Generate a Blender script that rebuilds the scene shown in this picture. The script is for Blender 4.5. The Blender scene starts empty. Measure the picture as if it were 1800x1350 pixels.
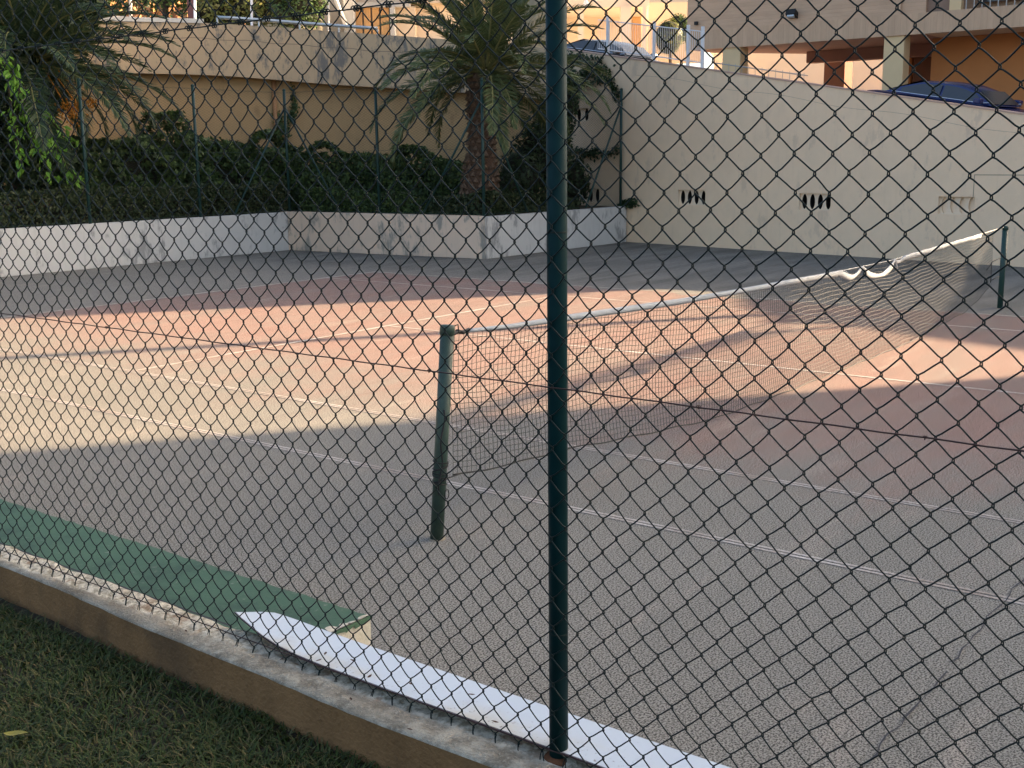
import bpy, math, random
import numpy as np
from mathutils import Vector, Matrix
R=math.radians
SC=bpy.context.scene
COL=SC.collection
random.seed(7); RNG=np.random.default_rng(7)

# ------------------------------------------------------------------ camera
CX,CY,CZ=-5.0935,-4.4535,2.2808
YAW,PITCH,ROLL=0.649068,0.195890,-0.011392
FPX=2015.77                      # focal length in pixels of an 1800 px wide picture
fwd=np.array([math.cos(YAW)*math.cos(PITCH),math.sin(YAW)*math.cos(PITCH),-math.sin(PITCH)])
rgt=np.cross(fwd,[0,0,1]); rgt/=np.linalg.norm(rgt); upv=np.cross(rgt,fwd)
c_,s_=math.cos(ROLL),math.sin(ROLL)
rgt,upv=c_*rgt+s_*upv,-s_*rgt+c_*upv
cam_data=bpy.data.cameras.new('camera'); cam=bpy.data.objects.new('camera',cam_data); COL.objects.link(cam)
cam_data.sensor_width=36; cam_data.lens=FPX/1800*36; cam_data.clip_start=.05; cam_data.clip_end=900
M=Matrix.Identity(4)
for i in range(3):
    M[i][0]=rgt[i]; M[i][1]=upv[i]; M[i][2]=-fwd[i]
M[0][3],M[1][3],M[2][3]=CX,CY,CZ
cam.matrix_world=M
SC.camera=cam

# ------------------------------------------------------------------ sky, sun, exposure
SUN_EL=R(18.0); SUN_AZ=math.atan2(-.6,.8)       # direction towards the sun
w=bpy.data.worlds.new('World'); SC.world=w; w.use_nodes=True
nt=w.node_tree; bg=nt.nodes['Background']
sky=nt.nodes.new('ShaderNodeTexSky'); sky.sky_type='NISHITA'; sky.sun_disc=False
sky.sun_elevation=SUN_EL; sky.sun_rotation=math.pi/2-SUN_AZ; sky.air_density=.6; sky.dust_density=4.0; sky.ozone_density=1.0
sky_tint=nt.nodes.new('ShaderNodeMix'); sky_tint.data_type='RGBA'; sky_tint.blend_type='MULTIPLY'; sky_tint.inputs[0].default_value=1; sky_tint.inputs[7].default_value=(1.07,1.0,.885,1)   # warm tint multiplied into the sky colour as white balance
nt.links.new(sky.outputs[0],sky_tint.inputs[6]); nt.links.new(sky_tint.outputs[2],bg.inputs[0]); bg.inputs[1].default_value=.122
sd=bpy.data.lights.new('sun','SUN'); sd.energy=5.0; sd.angle=R(.45); sd.color=(1.0,.745,.49)
sun=bpy.data.objects.new('sun',sd); COL.objects.link(sun)
sdir=Vector((math.cos(SUN_AZ)*math.cos(SUN_EL),math.sin(SUN_AZ)*math.cos(SUN_EL),math.sin(SUN_EL)))
sun.rotation_euler=sdir.to_track_quat('Z','Y').to_euler(); sun.location=(30,-20,30)
SC.view_settings.view_transform='Standard'; SC.view_settings.look='None'
SC.view_settings.exposure=2.33; SC.view_settings.gamma=1; SC.view_settings.use_curve_mapping=False
SC.render.engine='CYCLES'
SC.cycles.max_bounces=8; SC.cycles.diffuse_bounces=4

# ------------------------------------------------------------------ helpers
def ray(px,py):
    d=fwd+(px-900)/FPX*rgt-(py-675)/FPX*upv
    return np.array([CX,CY,CZ]),d
def atX(px,py,X):
    o,d=ray(px,py); return o+d*((X-o[0])/d[0])
def atY(px,py,Y):
    o,d=ray(px,py); return o+d*((Y-o[1])/d[1])
def atD(px,py,D):
    o,d=ray(px,py); return o+d*D

class MB:
    def __init__(s): s.v=[]; s.f=[]
    def add(s,vs,fs):
        b=len(s.v); s.v+= [tuple(map(float,q)) for q in vs]; s.f+=[tuple(i+b for i in f) for f in fs]; return s
    def box(s,x0,x1,y0,y1,z0,z1):
        v=[(x0,y0,z0),(x1,y0,z0),(x1,y1,z0),(x0,y1,z0),(x0,y0,z1),(x1,y0,z1),(x1,y1,z1),(x0,y1,z1)]
        return s.add(v,[(0,3,2,1),(4,5,6,7),(0,1,5,4),(1,2,6,5),(2,3,7,6),(3,0,4,7)])
    def obox(s,c,ax,ay,az):
        c,ax,ay,az=[np.array(q,float) for q in (c,ax,ay,az)]
        v=[c+a*ax+b*ay+e*az for e in(-1,1) for a,b in((-1,-1),(1,-1),(1,1),(-1,1))]
        return s.add(v,[(0,3,2,1),(4,5,6,7),(0,1,5,4),(1,2,6,5),(2,3,7,6),(3,0,4,7)])
    def prism(s,poly,z0,z1):      # poly ccw list of xy ; z1 may be list
        n=len(poly); z1l=z1 if isinstance(z1,(list,tuple)) else [z1]*n; z0l=z0 if isinstance(z0,(list,tuple)) else [z0]*n
        v=[(x,y,z0l[i]) for i,(x,y) in enumerate(poly)]+[(x,y,z1l[i]) for i,(x,y) in enumerate(poly)]
        return s.add(v,[tuple(range(n-1,-1,-1)),tuple(range(n,2*n))]+[(i,(i+1)%n,n+(i+1)%n,n+i) for i in range(n)])
    def tube(s,pts,r,n=6,cap=True):
        pts=np.array(pts,float); m=len(pts)
        rs=np.full(m,r) if np.isscalar(r) else np.array(r,float)
        t=np.gradient(pts,axis=0); t/=np.maximum(np.linalg.norm(t,axis=1,keepdims=True),1e-9)
        ref=np.array([0,0,1.]) if abs(t[0][2])<.9 else np.array([1.,0,0])
        vs=[]
        u=np.cross(t[0],ref); u/=np.linalg.norm(u)
        for i in range(m):
            u=u-t[i]*(u@t[i]); u/=max(np.linalg.norm(u),1e-9); w_=np.cross(t[i],u)
            for k in range(n):
                a=2*math.pi*k/n; vs.append(pts[i]+rs[i]*(math.cos(a)*u+math.sin(a)*w_))
        fs=[(i*n+k,i*n+(k+1)%n,(i+1)*n+(k+1)%n,(i+1)*n+k) for i in range(m-1) for k in range(n)]
        if cap: fs+=[tuple(range(n-1,-1,-1)),tuple((m-1)*n+k for k in range(n))]
        return s.add(vs,fs)
    def lathe(s,prof,c=(0,0,0),n=16):   # prof: (r,z)
        vs=[(c[0]+r*math.cos(2*math.pi*k/n),c[1]+r*math.sin(2*math.pi*k/n),c[2]+z) for r,z in prof for k in range(n)]
        m=len(prof)
        fs=[(i*n+k,i*n+(k+1)%n,(i+1)*n+(k+1)%n,(i+1)*n+k) for i in range(m-1) for k in range(n)]
        fs+=[tuple(range(n-1,-1,-1)),tuple((m-1)*n+k for k in range(n))]
        return s.add(vs,fs)
    def build(s,name,mat,parent=None,smooth=False,bevel=0):
        off=np.array(parent_origin(parent))
        me=bpy.data.meshes.new(name)
        v=np.array(s.v)-off
        me.from_pydata(v.tolist(),[],s.f); me.validate(); me.update()
        if mat: me.materials.append(mat)
        if smooth: me.shade_smooth()
        o=bpy.data.objects.new(name,me); COL.objects.link(o)
        if parent is not None: o.parent=parent
        if bevel:
            b=o.modifiers.new('bevel','BEVEL'); b.width=bevel; b.segments=2; b.limit_method='ANGLE'
        return o
def parent_origin(p):
    o=np.zeros(3)
    while p is not None:
        o=o+np.array(p.location); p=p.parent
    return o
def tag(o,label=None,cat=None,group=None,kind=None):
    if label: o['label']=label
    if cat: o['category']=cat
    if group: o['group']=group
    if kind: o['kind']=kind
    return o
def thing(name,label,cat,loc=(0,0,0),group=None):
    o=bpy.data.objects.new(name,None); COL.objects.link(o); o.location=loc; o.empty_display_size=.2
    return tag(o,label,cat,group)
def linked(src,name,parent,mw):
    o=bpy.data.objects.new(name,src); COL.objects.link(o)
    o.parent=parent
    o.matrix_basis=Matrix.Translation(-Vector(parent_origin(parent)))@mw if parent else mw
    return o
def quickmesh(name,V,F,mat,parent=None,smooth=False):   # numpy arrays, F quads or tris
    off=np.array(parent_origin(parent)); V=np.asarray(V,np.float32)-off.astype(np.float32); F=np.asarray(F,np.int32)
    me=bpy.data.meshes.new(name); k=F.shape[1]
    me.vertices.add(len(V)); me.vertices.foreach_set('co',V.ravel())
    me.loops.add(F.size); me.loops.foreach_set('vertex_index',F.ravel())
    me.polygons.add(len(F)); me.polygons.foreach_set('loop_start',np.arange(0,F.size,k,dtype=np.int32)); me.polygons.foreach_set('loop_total',np.full(len(F),k,np.int32))
    me.update(calc_edges=True); me.validate()
    if mat: me.materials.append(mat)
    if smooth: me.shade_smooth()
    o=bpy.data.objects.new(name,me); COL.objects.link(o)
    if parent is not None: o.parent=parent
    return o

# ------------------------------------------------------------------ materials
class NB:
    def __init__(s,name,rough=.7,spec=.3):
        s.m=bpy.data.materials.new(name); s.m.use_nodes=True; s.t=s.m.node_tree; s.b=s.t.nodes['Principled BSDF']
        s.b.inputs['Roughness'].default_value=rough; s.b.inputs['Specular IOR Level'].default_value=spec
        s.geo=s.t.nodes.new('ShaderNodeNewGeometry')
    def n(s,t): return s.t.nodes.new(t)
    def l(s,a,b): s.t.links.new(a,b)
    def pos(s,scale=(1,1,1),obj=False):
        mp=s.n('ShaderNodeMapping'); mp.inputs['Scale'].default_value=scale
        if obj: tc=s.n('ShaderNodeTexCoord'); s.l(tc.outputs['Object'],mp.inputs['Vector'])
        else: s.l(s.geo.outputs['Position'],mp.inputs['Vector'])
        return mp.outputs[0]
    def noise(s,scale,vec=None,detail=4,rough=.6):
        x=s.n('ShaderNodeTexNoise'); x.inputs['Scale'].default_value=scale; x.inputs['Detail'].default_value=detail; x.inputs['Roughness'].default_value=rough
        s.l(vec if vec is not None else s.pos(),x.inputs['Vector']); return x.outputs['Fac']
    def ramp(s,fac,stops):
        r=s.n('ShaderNodeValToRGB'); e=r.color_ramp.elements
        while len(e)<len(stops): e.new(.5)
        for i,(p,c) in enumerate(stops):
            e[i].position=p; e[i].color=(c,c,c,1) if np.isscalar(c) else (*c,1)
        s.l(fac,r.inputs[0]); return r.outputs[0]
    def mix(s,fac,a,b,mode='MIX'):
        x=s.n('ShaderNodeMix'); x.data_type='RGBA'; x.blend_type=mode
        for sock,val in ((x.inputs[0],fac),(x.inputs[6],a),(x.inputs[7],b)):
            if hasattr(val,'node'): s.l(val,sock)
            elif np.isscalar(val): sock.default_value=val
            else: sock.default_value=(*val,1)
        return x.outputs[2]
    def math(s,op,a,b=None,clamp=False):
        x=s.n('ShaderNodeMath'); x.operation=op; x.use_clamp=clamp
        for i,val in enumerate((a,b)):
            if val is None: continue
            if hasattr(val,'node'): s.l(val,x.inputs[i])
            else: x.inputs[i].default_value=val
        return x.outputs[0]
    def rng(s,v,a,b,c=0,d=1):
        x=s.n('ShaderNodeMapRange'); x.interpolation_type='SMOOTHSTEP'
        s.l(v,x.inputs[0]); x.inputs[1].default_value=a; x.inputs[2].default_value=b; x.inputs[3].default_value=c; x.inputs[4].default_value=d
        return x.outputs[0]
    def xyz(s):
        x=s.n('ShaderNodeSeparateXYZ'); s.l(s.geo.outputs['Position'],x.inputs[0]); return x.outputs
    def color(s,c):
        if hasattr(c,'node'): s.l(c,s.b.inputs['Base Color'])
        else: s.b.inputs['Base Color'].default_value=(*c,1)
        return s
    def bump(s,h,dist=.01,strength=.6):
        b=s.n('ShaderNodeBump'); b.inputs['Distance'].default_value=dist; b.inputs['Strength'].default_value=strength
        s.l(h,b.inputs['Height']); s.l(b.outputs[0],s.b.inputs['Normal']); return s
def simple(name,c,rough=.6,var=.25,scale=6,spec=.3,bump=0,metal=0):
    k=NB(name,rough,spec); f=k.noise(scale)
    k.color(k.mix(f,[x*(1-var) for x in c],[min(1,x*(1+var)) for x in c])); k.b.inputs['Metallic'].default_value=metal
    if bump: k.bump(k.noise(scale*8),bump)
    return k.m
def leafmat(name,c1,c2,c3=None,rough=.5):
    k=NB(name,rough,.35); r=k.geo.outputs['Random Per Island']
    st=[(0,c1),(.6,c2)]+([(1,c3)] if c3 else [])
    col=k.ramp(r,st); k.color(col)
    k.b.inputs['Transmission Weight'].default_value=0
    tr=k.n('ShaderNodeBsdfTranslucent'); k.l(col,tr.inputs[0])
    mx=k.n('ShaderNodeMixShader'); mx.inputs[0].default_value=.25
    k.l(k.b.outputs[0],mx.inputs[1]); k.l(tr.outputs[0],mx.inputs[2])
    k.l(mx.outputs[0],k.t.nodes['Material Output'].inputs[0])
    return k.m

def court_mat():
    k=NB('court_asphalt',.9,.15); X,Y,Z=k.xyz()
    g1=k.noise(.35,detail=5); g2=k.noise(105,detail=2,rough=.7); g3=k.noise(2.2,k.pos((.5,1.6,1)),detail=6)
    gray=k.mix(g1,(.176,.167,.144),(.252,.238,.206))
    edge=k.noise(1.2,detail=5)
    wob=k.math('MULTIPLY',k.math('SUBTRACT',edge,.5),1.6)
    xw=k.math('ADD',X,wob); 
    # red paint lies inside the court lines, worn away most on the near side
    mx=k.math('MULTIPLY',k.rng(xw,.2,5.0),k.rng(xw,11.75,11.95,1,0))
    my=k.math('MULTIPLY',k.rng(Y,11.8,11.95,1,0),k.rng(Y,-11.9,-11.7))
    m=k.math('MULTIPLY',mx,my)
    wn=k.math('ADD',k.noise(.9,k.pos((.5,1.5,1)),detail=10,rough=.72),k.math('MULTIPLY',k.math('SUBTRACT',k.noise(34,detail=4,rough=.8),.5),.55))
    wear=k.rng(k.math('ADD',k.math('MULTIPLY',m,.62),k.math('MULTIPLY',k.math('SUBTRACT',wn,.5),1.25)),.10,.82)
    red=k.mix(g3,(.225,.137,.114),(.305,.208,.172))
    col=k.mix(k.math('MULTIPLY',k.rng(m,0,.12),wear),gray,red)
    # pale dusty drifts
    dust=k.rng(k.noise(1.1,k.pos((.35,1.8,1)),detail=8,rough=.7),.54,.72,0,.55)
    col=k.mix(dust,col,(.35,.30,.25))
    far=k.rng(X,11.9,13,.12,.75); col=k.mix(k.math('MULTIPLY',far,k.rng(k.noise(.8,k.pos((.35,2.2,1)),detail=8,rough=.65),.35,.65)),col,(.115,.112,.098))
    sp=k.rng(g2,.41,.57,.34,1.42)
    col=k.mix(1.0,col,sp,'MULTIPLY')
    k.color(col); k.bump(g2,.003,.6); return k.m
def line_mat():
    k=NB('worn_line_paint',.85,.15); n=k.noise(55,detail=6,rough=.75); n2=k.noise(1.3,detail=3)
    f=k.rng(k.math('ADD',n,k.math('MULTIPLY',k.math('SUBTRACT',n2,.5),.6)),.34,.70)
    k.color(k.mix(f,(.29,.24,.20),(.52,.49,.45))); return k.m
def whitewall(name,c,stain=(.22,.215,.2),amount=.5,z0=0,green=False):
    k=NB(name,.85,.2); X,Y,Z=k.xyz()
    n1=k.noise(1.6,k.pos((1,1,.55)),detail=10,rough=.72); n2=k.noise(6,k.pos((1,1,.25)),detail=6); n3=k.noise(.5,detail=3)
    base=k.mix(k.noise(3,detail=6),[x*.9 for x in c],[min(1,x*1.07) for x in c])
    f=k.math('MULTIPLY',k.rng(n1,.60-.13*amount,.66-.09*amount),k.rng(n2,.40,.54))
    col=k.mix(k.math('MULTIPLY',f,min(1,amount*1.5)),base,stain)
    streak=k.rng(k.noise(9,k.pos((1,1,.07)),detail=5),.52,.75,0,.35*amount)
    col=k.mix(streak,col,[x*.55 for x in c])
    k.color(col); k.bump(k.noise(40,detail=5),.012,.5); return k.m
M_court=court_mat(); M_line=line_mat()
M_crack=simple('crack_filler',(.05,.05,.055),.9)
M_lowwhite=whitewall('whitewash_on_low_wall',(.58,.57,.53),(.30,.30,.285),.7)
M_lowcream=whitewall('cream_paint_on_low_wall',(.72,.55,.405),(.31,.28,.23),.75)
M_tall=whitewall('beige_render',(.86,.645,.43),(.62,.47,.33),.35)
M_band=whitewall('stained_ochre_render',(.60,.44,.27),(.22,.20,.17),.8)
M_under=whitewall('orange_ochre_render',(.52,.345,.17),(.30,.19,.10),.35)  # darker orange-brown render, the lower wall's own tone
M_cap=simple('pale_coping',(.70,.66,.58),.8)
M_soil=simple('planter_soil',(.09,.065,.04),.95,.5,9,bump=.03)
M_road=simple('ramp_concrete',(.42,.37,.31),.9,.2,1.2,bump=.01)
M_lawnsoil=simple('lawn_soil',(.035,.030,.017),.95,.5,14,bump=.02)
M_grass=leafmat('grass_blade',(.018,.034,.006),(.048,.080,.013),(.15,.115,.045),.6)
M_post=simple('green_gloss_paint',(.003,.024,.026),.55,.35,18,.1)
M_postd=simple('dark_green_paint',(.012,.045,.038),.45,.3,9,.4)
M_netpost=simple('weathered_green_paint',(.028,.055,.042),.5,.5,22,.4,bump=.003)
M_wire=simple('green_coated_wire',(.004,.012,.011),.5,.2,30,.22)
M_rustwire=simple('rusty_wire',(.035,.017,.014),.6,.4,60)
M_rust=simple('rust',(.12,.05,.022),.9,.5,40,bump=.004)
M_black=simple('black_cord',(.015,.016,.016),.6,.2,20)
M_cord=simple('net_twine',(.04,.041,.038),.5,.3,20,.4)
M_tape=simple('white_net_tape',(.37,.395,.405),.75,.12,14)
M_cable=simple('pale_cable',(.5,.49,.45),.6,.2,10)
def board_mat():
    k=NB('scuffed_white_plastic',.42,.4); X,Y,Z=k.xyz(); n=k.noise(5,detail=5); sp=k.noise(60,detail=5,rough=.8); d=k.noise(7,k.pos((1,.5,1)),detail=6)
    near=k.rng(X,-2.76,-2.88)
    c=k.mix(n,(.50,.555,.60),(.57,.62,.655)); c=k.mix(k.math('MULTIPLY',k.math('MULTIPLY',near,k.rng(d,.42,.62)),.75),c,(.52,.47,.36))
    c=k.mix(k.math('MULTIPLY',k.rng(sp,.59,.66),k.math('ADD',k.math('MULTIPLY',near,.8),.12)),c,(.12,.08,.05)); k.color(c); return k.m
M_board=board_mat()
M_boardedge=simple('dark_board_edge',(.045,.02,.03),.6,.3,20)
M_dark=simple('painted_slot_shade',(.012,.011,.010),.95,.2,5)  # slot shade painted in: vent sides and backs coloured dark
M_red=simple('faded_red_soffit',(.30,.16,.12),.9,.15,2)
M_orange=simple('orange_render',(.52,.21,.07),.9,.14,1.1,bump=.006)
M_cream=simple('cream_pillar_paint',(.70,.52,.29),.8,.1,2)
M_brownp=simple('brown_pillar_paint',(.20,.09,.05),.85,.15,3)
M_metalw=simple('white_metal',(.78,.78,.78),.45,.08,10,.5)
M_metalg=simple('galvanised_metal',(.45,.5,.52),.4,.15,10,.5,metal=.6)
M_glass=simple('dark_window_glass',(.03,.036,.045),.12,.2,2,.6)
M_rubber=simple('tyre_rubber',(.02,.02,.02),.85)
M_chrome=simple('chrome_trim',(.75,.76,.78),.2,.05,4,.6,metal=.9)
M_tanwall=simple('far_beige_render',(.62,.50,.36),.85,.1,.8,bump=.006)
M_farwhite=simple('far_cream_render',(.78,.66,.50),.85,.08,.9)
M_wood=simple('orange_timber_shutter',(.62,.36,.15),.7,.15,3)
M_grey=simple('grey_render',(.42,.41,.38),.85,.12,2)
M_bank=simple('ochre_earth_bank',(.42,.19,.07),.95,.5,1.5,bump=.05)
M_pole=simple('weathered_timber',(.22,.17,.12),.85,.3,5)
M_barkp=simple('palm_bark',(.11,.066,.042),.9,.45,9,bump=.02)
M_scale1=leafmat('palm_leaf_base',(.13,.08,.05),(.22,.145,.095),(.42,.34,.26),.9)
M_bark=simple('bark',(.055,.040,.03),.95,.4,8,bump=.03)
M_frond=leafmat('palm_leaflet',(.058,.085,.032),(.11,.145,.052),(.19,.205,.085),.45)
M_frondd=leafmat('dark_palm_leaflet',(.030,.055,.026),(.055,.09,.038),(.10,.13,.06),.45)
M_rachis=simple('palm_rachis',(.22,.21,.08),.5,.2,6)
M_hedge=leafmat('hedge_leaf',(.024,.046,.015),(.055,.10,.026),(.13,.19,.05))
M_hedge2=leafmat('clipped_hedge_leaf',(.025,.045,.016),(.05,.075,.025),(.09,.10,.04))
M_ivy=leafmat('ivy_leaf',(.016,.032,.012),(.032,.060,.02),(.07,.11,.035))
M_core=simple('dark_core_fill',(.022,.022,.013),.95,.4,8)  # dark core colour painted as inner shade so foliage is not see-through
M_vine=leafmat('bright_vine_leaf',(.12,.28,.03),(.20,.40,.05),(.42,.46,.06))
M_tree=leafmat('broadleaf',(.026,.05,.016),(.05,.095,.025),(.10,.16,.04))
M_sunbush=leafmat('yellow_green_leaf',(.10,.13,.03),(.20,.21,.05),(.30,.26,.09))
M_topiary=leafmat('clipped_bush_leaf',(.07,.10,.02),(.13,.15,.03),(.22,.20,.05))
M_date=simple('orange_dates',(.55,.23,.03),.6,.3,20)
M_dry=simple('dry_leaf',(.07,.035,.02),.8,.4,40)
M_yleaf=simple('yellow_leaf',(.22,.19,.035),.6,.2,40)
def curb_mats():
    k=NB('weathered_concrete_top',.9,.2); n=k.noise(14,detail=9,rough=.72); n2=k.noise(3.5,detail=5); n3=k.noise(90,detail=3)
    c=k.mix(k.rng(n,.35,.65),(.22,.19,.14),(.50,.45,.35)); c=k.mix(k.rng(n2,.5,.64,0,.65),c,(.15,.115,.075))
    c=k.mix(k.rng(n3,.56,.68,0,.5),c,(.55,.50,.40)); 
    X,Y,Z=k.xyz(); lump=k.noise(38,detail=7,rough=.7)
    mort=k.rng(k.math('ADD',X,k.math('MULTIPLY',k.math('SUBTRACT',k.noise(9,detail=5),.5),.07)),-2.915,-2.885)
    mc=k.mix(k.rng(lump,.35,.62),(.30,.26,.18),(.76,.70,.56)); mc=k.mix(k.rng(k.noise(11,detail=4),.56,.66,0,.6),mc,(.30,.17,.09))
    c=k.mix(mort,c,mc); k.color(c); k.bump(k.mix(mort,k.mix(.5,n,n3),lump),.03,.9)
    j=NB('rust_stained_face',.9,.2); X,Y,Z=j.xyz(); n=j.noise(6,j.pos((1,1,.4)),detail=8); n2=j.noise(60,detail=3)
    c=j.mix(n,(.085,.046,.019),(.33,.185,.08)); c=j.mix(j.rng(j.noise(2.1,detail=4),.5,.7,0,.6),c,(.055,.04,.025)); c=j.mix(j.rng(n2,.6,.75,0,.4),c,(.05,.03,.02))
    j.color(c); j.bump(n2,.012,.7)
    g=NB('worn_green_floor_paint',.7,.3); n=g.noise(5,detail=7); n2=g.noise(26,detail=7,rough=.75); X,Y,Z=g.xyz()
    c=g.mix(n,(.040,.092,.055),(.066,.128,.078)); c=g.mix(g.rng(n2,.60,.68,0,.7),c,(.24,.25,.20)); c=g.mix(g.rng(g.noise(3,detail=6),.48,.68,0,.55),c,(.022,.045,.033))
    g.color(c); g.bump(n2,.006,.5)
    p=NB('rough_plaster',.9,.2); n=p.noise(22,detail=8); n2=p.noise(7,detail=5)
    c=p.mix(n,(.40,.37,.28),(.70,.66,.55)); c=p.mix(p.rng(n2,.55,.7,0,.5),c,(.30,.26,.16)); p.color(c); p.bump(n,.02,.8)
    return k.m,j.m,g.m,p.m
M_ctop,M_cface,M_green,M_plaster=curb_mats()
def facade_mat(name,c,vertical=False):
    k=NB(name,.85,.2); X,Y,Z=k.xyz()
    coord=Y if vertical else Z
    per=.16 if vertical else .10
    q=k.math('DIVIDE',coord,per); fr=k.math('FRACT',q); idx=k.math('FLOOR',q)
    wn=k.n('ShaderNodeTexWhiteNoise'); wn.noise_dimensions='1D'; k.l(idx,wn.inputs['W'])
    lineh=k.rng(fr,.0,.16,0,1)
    n=k.noise(1.2,k.pos((1,1,3) if not vertical else (1,4,.6)),detail=8); n2=k.noise(14,k.pos((1,.2,5) if not vertical else (1,4,.3)),detail=4)
    base=k.mix(k.math('MULTIPLY',n,1.0),[x*.72 for x in c],[x*1.2 for x in c])
    base=k.mix(k.math('MULTIPLY',wn.outputs['Value'],.18),base,[x*.62 for x in c])
    base=k.mix(k.math('MULTIPLY',k.math('SUBTRACT',1.0,lineh),.22),base,[x*.45 for x in c])
    base=k.mix(k.rng(n2,.5,.75,0,.3),base,[x*.6 for x in c])
    k.color(base); k.bump(lineh,.01,.4); return k.m
M_fac=facade_mat('board_marked_concrete',(.60,.41,.27)); M_facv=facade_mat('vertical_board_concrete',(.60,.41,.265),True)

# ------------------------------------------------------------------ foliage
def leaves(P,N,size,spread=.7,asp=.55,seed=0):
    """P centres, N outward normals -> bent leaf quads (two triangles each side of the midrib)."""
    r=np.random.default_rng(seed); n=len(P)
    d=N+r.normal(0,spread,(n,3)); d/=np.linalg.norm(d,axis=1,keepdims=True)
    a=r.normal(0,1,(n,3)); t=np.cross(d,a); t/=np.linalg.norm(t,axis=1,keepdims=True); b=np.cross(d,t)
    s=size*r.uniform(.6,1.3,(n,1)); wv=s*asp
    tip=P+t*s-d*s*.18; base=P-t*s; l=P+b*wv+d*s*.12; q=P-b*wv+d*s*.12
    V=np.stack([base,q,tip,l],1).reshape(-1,3); i=np.arange(n)*4
    F=np.stack([i,i+1,i+2,i+3],1)
    return V,F
def ellipsoid_pts(c,rad,n,r,shell=.55):
    d=r.normal(0,1,(n,3)); d/=np.linalg.norm(d,axis=1,keepdims=True)
    k=1-shell*r.random((n,1))**1.6
    k=k*(1+.18*np.sin(d[:,:1]*5+c[0])*np.cos(d[:,2:]*6+c[1]))
    return np.array(c)+d*k*np.array(rad),d
def clumps(cs,n,size,mat,name,parent,seed,asp=.55,spread=.7,kind='stuff'):
    r=np.random.default_rng(seed); Ps=[];Ns=[]; vol=[c[1][0]*c[1][1]+c[1][1]*c[1][2]+c[1][0]*c[1][2] for c in cs]; T=sum(vol)
    for (c,rad),v in zip(cs,vol):
        p,d=ellipsoid_pts(c,rad,max(20,int(n*v/T)),r); Ps.append(p);Ns.append(d)
    V,F=leaves(np.concatenate(Ps),np.concatenate(Ns),size,spread,asp,seed)
    o=quickmesh(name,V,F,mat,parent)
    if kind: o['kind']=kind
    return o
def blob_core(cs,scale,name,mat,parent):  # solid dark blobs that close the inside of a crown
    m=MB()
    for c,rad in cs:
        n=10
        prof=[]
        vs=[]
        for i in range(7):
            th=math.pi*i/6
            for k in range(n):
                a=2*math.pi*k/n
                vs.append((c[0]+rad[0]*scale*math.sin(th)*math.cos(a)*(1 if 0<i<6 else .02),c[1]+rad[1]*scale*math.sin(th)*math.sin(a),c[2]-rad[2]*scale*math.cos(th)))
        m.add(vs,[(i*n+k,i*n+(k+1)%n,(i+1)*n+(k+1)%n,(i+1)*n+k) for i in range(6) for k in range(n)])
    return m.build(name,mat,parent,True)
def hedge_strip(path,width,z0,z1,n,size,mat,name,label,cat,seed,wob=.12,group=None,core=True):
    """leafy strip along a path of xy points, top heights z1 (scalar or list)"""
    path=np.array(path,float); zl=np.full(len(path),z1) if np.isscalar(z1) else np.array(z1,float)
    root=thing(name,label,cat,(path[0][0],path[0][1],z0),group)
    r=np.random.default_rng(seed)
    seg=np.linalg.norm(np.diff(path,axis=0),axis=1); cum=np.r_[0,np.cumsum(seg)]
    u=r.uniform(0,cum[-1],n); x=np.interp(u,cum,path[:,0]); y=np.interp(u,cum,path[:,1]); zt=np.interp(u,cum,zl)
    k=np.clip(np.searchsorted(cum,u)-1,0,len(seg)-1); t=np.diff(path,axis=0)[k]/seg[k][:,None]; nn=np.stack([-t[:,1],t[:,0]],1)
    top=r.random(n)<.35
    side=np.where(r.random(n)<.75,1,-1)*(-1 if True else 1)
    zz=np.where(top,zt,z0+(zt-z0)*r.random(n)); off=np.where(top,r.uniform(-1,1,n),side)*width/2
    dep=r.random(n)**2*.16
    bump=wob*(np.sin(u*2.1+seed)+np.sin(u*5.3+zz*4)+np.sin(zz*7+u*3.1))/2
    off=off*(1+bump/width)-np.sign(off)*dep*(~top); zz=np.where(top,zz+bump*.8-dep*.6,zz)+r.normal(0,.02,n)
    P=np.stack([x+nn[:,0]*off,y+nn[:,1]*off,zz],1)
    N=np.where(top[:,None],np.array([[0,0,1.]]),np.concatenate([nn*np.sign(off)[:,None],np.full((n,1),.45)],1))
    V,F=leaves(P,N,size,.75,.55,seed); o=quickmesh('foliage',V,F,mat,root); o['kind']='stuff'
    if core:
        m=MB(); w2=max(.05,width/2-.26)  # solid dark box that closes the inside of the hedge
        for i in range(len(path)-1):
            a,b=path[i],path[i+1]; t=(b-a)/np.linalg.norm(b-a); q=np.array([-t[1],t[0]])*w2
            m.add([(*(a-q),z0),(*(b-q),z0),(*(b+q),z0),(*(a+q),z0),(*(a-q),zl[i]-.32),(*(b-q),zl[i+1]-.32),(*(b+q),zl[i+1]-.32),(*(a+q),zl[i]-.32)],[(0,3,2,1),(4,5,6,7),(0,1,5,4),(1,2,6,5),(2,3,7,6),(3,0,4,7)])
        m.build('dark_core',M_core,root)
    return root

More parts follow.
